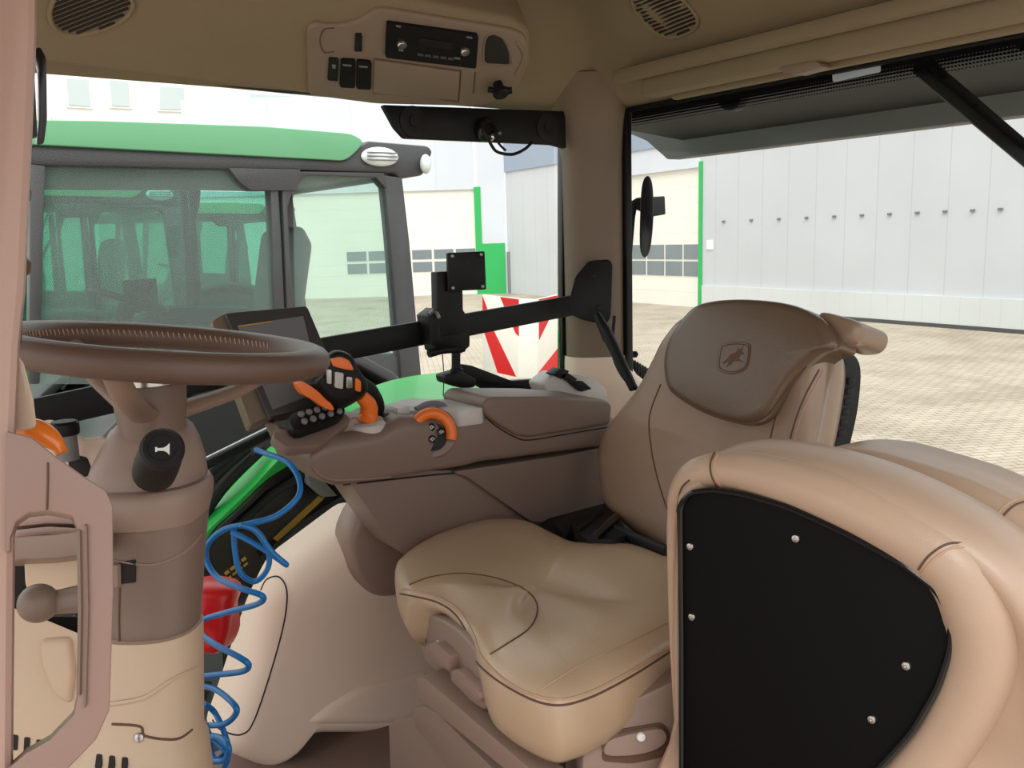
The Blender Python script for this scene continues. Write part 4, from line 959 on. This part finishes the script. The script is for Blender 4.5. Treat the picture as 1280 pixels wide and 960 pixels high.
rp_ = nt.nodes.new('ShaderNodeValToRGB'); rp_.color_ramp.elements[0].position = .34; rp_.color_ramp.elements[0].color = (.72, .70, .68, 1); rp_.color_ramp.elements[1].position = .56; rp_.color_ramp.elements[1].color = (1.0, 1.0, 1.0, 1); nt.links.new(n1.outputs['Fac'], rp_.inputs[0])
mu = nt.nodes.new('ShaderNodeMix'); mu.data_type = 'RGBA'; mu.blend_type = 'MULTIPLY'; mu.inputs[0].default_value = 1; nt.links.new(br.outputs[0], mu.inputs[6]); nt.links.new(rp_.outputs[0], mu.inputs[7]); nt.links.new(mu.outputs[2], b.inputs['Base Color'])
bm = B(); box(bm, (10, 20, -.05), (160, 160, .1)); struct('floor_yard', bm, 'paving', 'tan block paved yard outside', at=(0, 0, 0))

def HZ(px, x, y): pass
GA = V((23.53, 32.05, 0)); GB = V((21.08, 8.99, 0)); da = (GA - GB).normalized(); na = V((-da.y, da.x, 0)).normalized()
if na.dot(_f) > 0: na = -na          # faces the camera
PA = (GA, na)
def onA(px): return W(px, 400, PA)
def wallquad(bm, p, q, z0, z1, off, th, n, bev=0):
    """upright slab from ground point p to q"""
    a, c_ = V((p.x, p.y, z0)) + n * off, V((q.x, q.y, z0)) + n * off
    return prism(bm, [a, c_, c_ + V((0, 0, z1 - z0)), a + V((0, 0, z1 - z0))], -n * th, bev)
hall = thing('machine_hall', 'long pale grey sheet clad hall with cream roller doors and green trim', 'building', (23, 22, 0))
C1, C2 = W(636, 366, PA), GB - da * 26
P780, P874 = onA(752), onA(874)
obj('side_wall', wallquad(B(), P780, V((C1.x, C1.y, 0)), 0, 5.45, 0, .4, na), 'sheet_wall', hall)
obj('side_wall', wallquad(B(), C2, P874, 0, 5.45, 0, .4, na), 'sheet_wall', hall)
obj('lintel', wallquad(B(), P874, P780, 4.62, 5.45, 0, .4, na), 'smooth_wall', hall)
obj('blue_band', wallquad(B(), C2, C1, 5.45, 9, .06, .5, na), 'blue_grey', hall, label='blue grey upper cladding')
obj('plinth', wallquad(B(), C2, onA(880), 0, .78, .12, .12, na), 'plinth', hall)
obj('plinth_foot', wallquad(B(), C2, onA(880), 0, .10, .14, .14, na), 'dark_grey', hall)
rdoor = obj('roller_door', wallquad(B(), P874, P780, 0, 4.62, -.12, .1, na), 'roller', hall, label='cream roller door beside the long grey wall')
obj('green_frame', wallquad(B(), onA(877.5), onA(873), 0, 4.8, .03, .2, na), 'door_green', hall, label='green upright frame strip')
zz = [1.05, 1.55, 1.62, 2.12]
for k in range(5):
    a, c_ = onA(872 - k * 22.5), onA(872 - k * 22.5 - 20.5)
    for (z0, z1) in ((zz[0], zz[1]), (zz[2], zz[3])): obj('door_window', wallquad(B(), a, c_, z0, z1, -.10, .05, na), 'window_dark', hall)
for k in range(11):
    g = onA(905 + k * 34); obj('cladding_bracket', wallquad(B(), g, g + da * .10, 2.80, 2.86, .05, .05, na), 'roof_lip', hall)
g = onA(883); obj('wall_plate', wallquad(B(), onA(891), g, 1.95, 2.25, .03, .03, na), 'white', hall)
# end facade
fh = V((_f.x, _f.y, 0)).normalized(); nb = -fh; G0 = V((C1.x, C1.y, 0)); PB = (G0, nb)
def onB(px): return W(px, 400, PB)
L0 = onB(250)
obj('end_wall', wallquad(B(), onB(602), onB(636), 0, 9, 0, .3, nb), 'smooth_wall', hall)
obj('end_wall', wallquad(B(), onB(598), L0, 4.75, 9, 0, .3, nb), 'smooth_wall', hall)
obj('roller_door', wallquad(B(), onB(600), L0, 0, 4.75, -.10, .1, nb), 'roller', hall, label='cream roller door of the end facade')
obj('green_frame', wallquad(B(), onB(598), onB(606), 0, 4.85, .04, .2, nb), 'door_green', hall, label='green upright frame strip of the end facade')
obj('green_door', wallquad(B(), onB(606), onB(634), 0, 2.3, .03, .1, nb), 'door_green', hall, label='green personnel door')
for k in range(6):
    a, c_ = onB(597 - k * 27), onB(597 - k * 27 - 24)
    for (z0, z1) in ((1.1, 1.55), (1.68, 2.1)): obj('door_window', wallquad(B(), c_, a, z0, z1, -.07, .04, nb), 'window_dark', hall)
obj('kerb', wallquad(B(), onB(636), onB(640), 0, 1.9, .2, .05, nb), 'mid_grey', hall)

# pale building on the left
pb = thing('pale_house', 'bright white building with pale windows beyond the green tractor roof', 'building', (8, 60, 0))
PH = Y_(60.0)
obj('house_wall', prism(B(), [V((-14, 60, 0)), V((34, 60, 0)), V((34, 60, 13.5)), V((-14, 60, 13.5))], (0, 6, 0)), 'white', pb)
for q in ([(83, 98), (110, 100), (113, 133), (86, 131)], [(137, 100), (160, 102), (162, 133), (140, 132)], [(200, 108), (230, 110), (230, 137), (200, 136)], [(313, 117), (365, 120), (365, 143), (315, 141)]):
    fr_ = obj('window', prism(B(), WL([(q[0][0] - 3, q[0][1] - 3), (q[1][0] + 3, q[1][1] - 3), (q[2][0] + 3, q[2][1] + 3), (q[3][0] - 3, q[3][1] + 3)], Y_(59.9)), (0, .1, 0)), 'white', pb)
    obj('pane', prism(B(), WL(q, Y_(59.85)), (0, .06, 0)), 'pane_overexposed', fr_)

# red and white warning boards
def board(px, stripes, n_off, label):
    nrm = px[1]; pts = px[0]
wb = thing('warning_board', 'folded red and white striped warning board beyond the grab bar', 'sign', W(650, 470, D_(4.0)))
PL = P3(603, 368, 4.1, 648, 373, 3.9, 648, 472, 3.9); PR = P3(672, 374, 3.9, 708, 367, 4.1, 672, 474, 3.9); PM = P3(648, 373, 3.9, 672, 374, 3.9, 660, 472, 3.9)
fn_ = lambda pl: pl[1] if pl[1].dot(_f) < 0 else -pl[1]
for nm, pl, q in (('left_leaf', PL, [(603, 368), (648, 373), (648, 472), (603, 462)]), ('middle_leaf', PM, [(648, 373), (672, 374), (672, 474), (648, 472)]), ('right_leaf', PR, [(672, 374), (714, 365), (714, 452), (672, 474)])):
    obj('board_leaf', prism(B(), WL(q, pl), -fn_(pl) * .02, .001), 'stripe_white', wb)
for pl, q in ((PL, [(603, 370), (606, 378), (610, 389), (603, 391)]), (PL, [(625, 371), (648, 374), (648, 420), (644, 416)]), (PL, [(604, 412), (617, 413), (645, 471), (622, 466)]), (PR, [(674, 374), (702, 368), (674, 425)]), (PR, [(714, 415), (714, 440), (705, 457), (673, 472), (673, 466)])):
    obj('red_stripe', prism(B(), WL(q, (pl[0] + fn_(pl) * .002, pl[1])), -fn_(pl) * .003), 'red', wb)
fb = thing('implement_frame', 'black metal frame carrying the warning board', 'frame', W(650, 500, D_(4.0)) * 1 - V((0, 0, 1.6)))
obj('cross_beam', prism(B(), WL([(596, 474), (640, 486), (700, 472), (722, 462), (722, 486), (640, 510), (596, 500)], D_(4.1)), RV(650, 490, .1), .01), 'black', fb)
z_ = W(650, 500, D_(4.15)); obj('post', tube(B(), [z_, V((z_.x, z_.y, 0))], .05, 12), 'black', fb)
z_ = W(610, 490, D_(4.15)); obj('post', tube(B(), [z_, V((z_.x, z_.y, 0))], .05, 12), 'black', fb)

# own rear fender, outside the glass
fe = thing('green_fender', 'glossy green rear fender just outside the side window', 'fender', W(540, 500, Z_(2.05)))
bm = pillow(B(), WL(rs2([(428, 512), (450, 497), (478, 486), (520, 477), (570, 471), (612, 470), (628, 480), (622, 500), (590, 520), (520, 535), (450, 532)], 5), Z_(2.075)), (0, 0, 1), [(0, -.06), (0, -.01), (0, 0)] + dome(.3, .03, 6)[1:]); obj('fender_top', bm, 'green', fe, ang=60)
obj('work_lamp_plinth', prism(B(), WL(rnd([(545, 505), (600, 498), (640, 490), (690, 485), (720, 500), (700, 520), (560, 530)], 4), Y_(1.80)), (0, .12, 0), .01), 'black', fe)
fl = thing('front_fender', 'black mudguard with a curved green strip and yellow decals outside the lower glass', 'fender', W(320, 760, Y_(1.9)))
P19 = Y_(1.92)
outer = rs2([(371, 560), (352, 571), (315, 609), (283, 640), (252, 672), (236, 705)], 6, False)
inner = rs2([(377, 573), (357, 585), (332, 602), (296, 637), (266, 665), (244, 704)], 6, False)
obj('green_strip', prism(B(), WL(outer + inner[::-1], P19), (0, .10, 0), .006), 'green', fl, label='green curved strip')
bd2 = obj('black_body', prism(B(), WL(inner + [(240, 800), (300, 770), (350, 720), (450, 640), (445, 600), (415, 590), (385, 575)], Y_(1.95)), (0, .12, 0), .01), 'black_gloss', fl)
obj('grey_plate', prism(B(), WL([(385, 590), (402, 598), (422, 620), (404, 622), (386, 606)], Y_(1.90)), (0, .03, 0), .003), 'mid_grey', fl)
patch(bd2, [(398, 620), (405, 623), (347, 677), (341, 673)], fl, 'decal_yellow', 'yellow_stripe', .002)
for k in range(4):
    x, y = 280 + k * 7, 716 - k * 5.5
    patch(bd2, [(x, y), (x + 5, y - 4), (x + 7, y - 1), (x + 2, y + 3)], fl, 'decal_yellow', 'decal_mark', .002)
    patch(bd2, [(x + 3, y + 7), (x + 8, y + 3), (x + 9, y + 5), (x + 4, y + 9)], fl, 'decal_yellow', 'decal_mark', .002)
for a, b2, r in (((296, 660), (392, 585), .010), ((330, 700), (430, 625), .012), ((345, 730), (440, 650), .008)):
    obj('ridge', tube(B(), WL([a, ((a[0] + b2[0]) / 2 - 4, (a[1] + b2[1]) / 2 - 4), b2], Y_(1.93)), r, 8), 'rubber', fl)
rl2 = thing('outer_rails', 'dark parallel rails outside the lower side glass', 'rail', W(300, 700, Y_(1.8)))
obj('rail', tube(B(), WL([(225, 597), (345, 537)], Y_(1.78)), .011, 10), 'black', rl2)
obj('rail', tube(B(), WL([(225, 590), (345, 531)], Y_(1.80)), .005, 8), 'steel', rl2)  # thin steel tube added as the grey highlight along the black rail
for a, b2 in (((235, 680), (330, 560)), ((228, 660), (310, 560)), ((232, 640), (290, 570))):
    obj('rail', tube(B(), rs(WL([a, ((a[0] + b2[0]) / 2 - 6, (a[1] + b2[1]) / 2 - 6), b2], Y_(1.98)), 5), .012, 8), 'rubber', rl2)

# ------------------------------------------------ neighbouring tractors
def wheel(bm, hub, c, R, wd, lugs=22):
    prof = [(R * .55, 0), (R * .60, -wd * .02), (R * .90, 0), (R * .96, wd * .1), (R * .97, wd * .9), (R * .90, wd), (R * .60, wd * 1.02), (R * .55, wd)]
    lathe(bm, c, (0, 1, 0), prof, 48)
    for k in range(lugs):
        for s in (0, 1):
            a = 2 * PI * (k + .5 * s) / lugs; d = V((math.cos(a), 0, math.sin(a))); t = V((-math.sin(a), 0, math.cos(a)))
            ctr = V(c) + d * (R * .985) + V((0, wd * (.27 + .46 * s), 0))
            rm = Matrix((d, (V((0, 1, 0)) + t * (.6 if s else -.6)).normalized(), t)).transposed()
            box(bm, ctr, (R * .06, wd * .5, R * .06), rm)
    lathe(hub, V(c) + V((0, .05, 0)), (0, 1, 0), [(R * .55, 0), (R * .5, .06), (R * .2, .1), (R * .18, -.02), (.02, -.02)], 28)
ow = thing('tractor_tyre', 'large black rear tyre of the own tractor below the green fender', 'tyre', (1.35, 2.1, 0))
bm, hb_ = B(), B(); wheel(bm, hb_, (1.35, 1.86, .95), .94, .5); obj('tyre', bm, 'rubber', ow); obj('wheel_rim', hb_, 'yellow', ow)
NP = Y_(4.4); TH = V((0, 1.7, 0))
nt_ = thing('parked_tractor', 'green roofed tractor parked nearest beyond the side window', 'tractor', (1.4, 5.25, 0), 'parked green tractors in a row')
roofp = [(-70, 149), (60, 150), (130, 151), (330, 158), (440, 167), (456, 177), (445, 190), (432, 201), (300, 194), (50, 181), (-70, 176)]
o = obj('roof', prism(B(), WL(rnd(roofp, 10), Y_(4.38)), TH + V((0, .04, 0)), .05, 4), 'green_roof_hazed', nt_, ang=50)
lipp = [(-70, 176), (50, 181), (300, 193), (432, 199), (447, 184), (462, 176), (536, 182), (542, 189), (530, 219), (500, 224), (494, 217), (370, 213), (290, 212), (50, 207), (-70, 204)]
obj('roof_lip', prism(B(), WL(lipp, NP), TH, .02, 2), 'cab_dark', nt_)
p = W(475, 196, Y_(4.39)); a = W(498, 196, Y_(4.39)); rx = (a - p).length
bm = B(); bmesh.ops.create_uvsphere(bm, u_segments=24, v_segments=12, radius=1, matrix=Matrix.Translation(p) @ Matrix.Diagonal((rx, .03, rx * .46, 1))); lp = obj('oval_lamp', bm, 'lens', nt_)
for k in (-1, 0, 1): obj('lamp_rib', tube(B(), [p + V((-rx * .8, -.028, k * rx * .17)), p + V((rx * .8, -.028, k * rx * .17))], .004, 6), 'mid_grey', lp)
p = W(532, 205, Y_(4.37)); bm = B(); bmesh.ops.create_uvsphere(bm, u_segments=20, v_segments=12, radius=1, matrix=Matrix.Translation(p) @ Matrix.Diagonal((.03, .04, .055, 1))); obj('round_lamp', bm, 'lens', nt_)
posts = [[(38, 205), (57, 207), (54, 300), (50, 480), (36, 480)], [(337, 214), (347, 214), (352, 300), (360, 470), (348, 470)], [(352, 214), (368, 214), (366, 240), (360, 260), (364, 330), (374, 470), (362, 470)], [(480, 219), (503, 222), (512, 300), (527, 470), (524, 530), (506, 530), (500, 450), (488, 300)]]
for q in posts:
    obj('post', prism(B(), WL(q, NP), (0, .09, 0), .008), 'cab_dark', nt_)
for q in posts:
    obj('post', prism(B(), [p + V((0, 1.6, 0)) for p in WL(q, NP)], (0, .09, 0), .008), 'cab_dark', nt_)
obj('header', prism(B(), WL(rnd([(286, 210), (376, 212), (372, 238), (314, 238), (300, 228)], 3), Y_(4.39)), (0, .1, 0), .008), 'cab_dark', nt_)
obj('header', prism(B(), WL([(360, 214), (480, 216), (486, 240), (470, 222), (385, 219), (370, 232), (366, 250)], Y_(4.40)), (0, .08, 0), .004), 'cab_dark', nt_)
zb = 1.62
def P44(px, py): return W(px, py, NP)
xa, xb = P44(45, 400).x, P44(525, 470).x
obj('side_glass', prism(B(), WL([(50, 206), (342, 212), (352, 480), (46, 480)], Y_(4.44)), (0, .006, 0)), 'glass_tint', nt_)
obj('side_glass', prism(B(), WL([(366, 216), (484, 219), (503, 450), (370, 460)], Y_(4.44)), (0, .006, 0)), 'glass_tint', nt_)
obj('far_glass', prism(B(), [p + V((0, 1.6, 0)) for p in WL([(50, 206), (484, 219), (503, 450), (46, 480)], NP)], (0, .006, 0)), 'glass_far', nt_)
bm = B(); prism(bm, [V((xa - .1, 4.42, 1.25)), V((xb, 4.42, 1.25)), V((xb + .02, 4.42, 1.82)), V((xb - .6, 4.42, 1.95)), V((1.75, 4.42, 1.75)), V((1.6, 4.42, 1.55)), V((xa - .1, 4.42, 1.50))], (0, 1.66, 0), .02); obj('cab_floor_shell', bm, 'cab_dark', nt_)
# hood, chassis, fender, wheels
bm = B(); prism(bm, [(-1.9, 4.85, 1.15), (.55, 4.85, 1.15), (.55, 4.85, 2.0), (-.6, 4.85, 1.95), (-1.7, 4.85, 1.75), (-1.95, 4.85, 1.5)], (0, .8, 0), .08, 4); obj('hood', bm, 'green', nt_, ang=60)
bm = B(); box(bm, (.6, 5.25, .85), (4.2, .55, .6), bev=.03); obj('chassis', bm, 'cab_dark', nt_)
pts = []
for k in range(15):
    a = math.radians(20 + 150 * k / 14); pts.append(V((1.50 + 1.08 * math.cos(a), 0, .98 + 1.06 * math.sin(a))))
for yy in (4.05, 6.05 - .45):
    prof = [V((p.x, yy, p.z)) for p in pts] + [V((1.50 + (p.x - 1.50) * .95, yy, .98 + (p.z - .98) * .95)) for p in pts[::-1]]
    obj('fender', prism(B(), prof, (0, .5, 0), .01), 'cab_dark', nt_, ang=50)
    bm, hb_ = B(), B(); wheel(bm, hb_, (1.50, yy + .02, .98), .95, .48); ty = obj('rear_tyre', bm, 'rubber', nt_); obj('rear_rim', hb_, 'yellow', nt_)
for yy in (4.2, 5.85):
    bm, hb_ = B(), B(); wheel(bm, hb_, (-1.2, yy, .70), .68, .4, 18); obj('front_tyre', bm, 'rubber', nt_); obj('front_rim', hb_, 'yellow', nt_)
# inside of the cab
obj('seat_back', prism(B(), [V((1.92, 5.0, 1.95)), V((2.06, 5.0, 1.95)), V((2.18, 5.0, 2.5)), V((2.12, 5.0, 2.62)), V((2.02, 5.0, 2.58)), V((1.94, 5.0, 2.2))], (0, .48, 0), .04, 3), 'mid_grey', nt_)
obj('seat_cushion', prism(B(), [V((1.45, 5.0, 1.85)), V((2.0, 5.0, 1.82)), V((2.0, 5.0, 1.95)), V((1.45, 5.0, 1.98))], (0, .5, 0), .04, 3), 'mid_grey', nt_)
swc = V((1.15, 5.25, 2.22)); wn2 = V((.35, 0, 1)).normalized(); ax2 = V((1, 0, 0)) - wn2 * wn2.x; ax2.normalize(); ay2 = wn2.cross(ax2)
obj('wheel_rim', tube(B(), [swc + ax2 * (.2 * math.cos(2 * PI * k / 32)) + ay2 * (.2 * math.sin(2 * PI * k / 32)) for k in range(32)], .018, 8, True), 'black', nt_)
bm = tube(B(), [swc - wn2 * .03, V((1.0, 5.25, 1.9)), V((.9, 5.25, 1.5))], [.05, .06, .09], 12); obj('wheel_column', bm, 'black_soft', nt_)
obj('arm_console', prism(B(), [V((1.3, 5.62, 1.8)), V((2.0, 5.62, 1.8)), V((2.0, 5.62, 2.1)), V((1.4, 5.62, 2.15)), V((1.25, 5.62, 2.05))], (0, .2, 0), .03), 'black_soft', nt_)
obj('cab_screen', prism(B(), [V((1.2, 5.6, 2.12)), V((1.42, 5.7, 2.12)), V((1.42, 5.7, 2.32)), V((1.2, 5.6, 2.32))], (0, .04, 0), .006), 'black', nt_)
index_children()
for k, (dx, dy, lb) in enumerate(((-.25, 3.6, 'second green roofed tractor seen through the glass of the nearest one'), (2.3, 7.6, 'farthest green roofed tractor, seen small through two cab windows'))):
    c_ = copy_tree(nt_); c_.location = V(nt_.location) + V((dx, dy, 0)); c_['label'] = lb

# bare tree
tr3 = thing('bare_tree', 'leafless tree with fine branches far behind the parked tractors', 'tree', (4.6, 34, 0))
bmT, bmBr = B(), B(); rng = random.Random(3)
tube(bmT, [V((4.6, 34, 0)), V((4.65, 34, 1.8)), V((4.6, 34, 3.4))], [.17, .14, .11], 10); obj('trunk', bmT, 'bark', tr3)
def grow(p, d, L, r, dep):
    q = p + d * L; tube(bmBr, [p, (p + q) / 2 + V((rng.uniform(-.04, .04), 0, 0)) * L, q], [r, r * .85, r * .65], 5)
    if dep == 0: return
    for k in range(3 if dep > 1 else 4):
        nd = (d + V((rng.uniform(-.6, .6), rng.uniform(-.6, .6), rng.uniform(-.05, .4)))).normalized(); grow(p + d * L * rng.uniform(.6, 1), nd, L * rng.uniform(.62, .8), r * .62, dep - 1)
for k in range(6):
    a = k * 1.05; grow(V((4.6, 34, 2.0 + .25 * k)), V((math.cos(a) * .55, math.sin(a) * .4, 1)).normalized(), 1.5, .06, 4)
obj('branches', bmBr, 'bark', tr3)
# ============================================================ LIGHT
w = bpy.data.worlds.new('sky'); scene.world = w; w.use_nodes = True; nt = w.node_tree
bg = nt.nodes['Background']; tc = nt.nodes.new('ShaderNodeTexCoord'); mp_ = nt.nodes.new('ShaderNodeMapping')
sx = nt.nodes.new('ShaderNodeSeparateXYZ'); nt.links.new(tc.outputs['Generated'], sx.inputs[0])
n = nt.nodes.new('ShaderNodeTexNoise'); n.inputs['Scale'].default_value = 2.2; n.inputs['Detail'].default_value = 5; nt.links.new(tc.outputs['Generated'], n.inputs['Vector'])
cr = nt.nodes.new('ShaderNodeMix'); cr.data_type = 'RGBA'; cr.inputs[6].default_value = (.86, .90, .96, 1); cr.inputs[7].default_value = (1.08, 1.06, 1.04, 1)
nt.links.new(n.outputs['Fac'], cr.inputs[0]); nt.links.new(cr.outputs[2], bg.inputs['Color'])
ma = nt.nodes.new('ShaderNodeMath'); ma.operation = 'MULTIPLY_ADD'; ma.use_clamp = False; ma.inputs[1].default_value = 1.1; ma.inputs[2].default_value = 1.25; nt.links.new(sx.outputs['Z'], ma.inputs[0]); nt.links.new(ma.outputs[0], bg.inputs['Strength'])
sd = bpy.data.lights.new('sun', 'SUN'); sd.energy = 1.9; sd.angle = math.radians(35); sd.color = (1, .985, .965)
so_ = bpy.data.objects.new('sun', sd); COL.objects.link(so_)
sdir = V((.42, .42, -.80)).normalized(); so_.rotation_euler = (-sdir).to_track_quat('Z', 'Y').to_euler()
scene.view_settings.view_transform = 'Standard'; scene.view_settings.look = 'None'; scene.view_settings.exposure = 0; scene.view_settings.gamma = 1
scene.view_settings.use_curve_mapping = False
scene.cycles.max_bounces = 10; scene.cycles.transparent_max_bounces = 24; scene.cycles.use_denoising = True
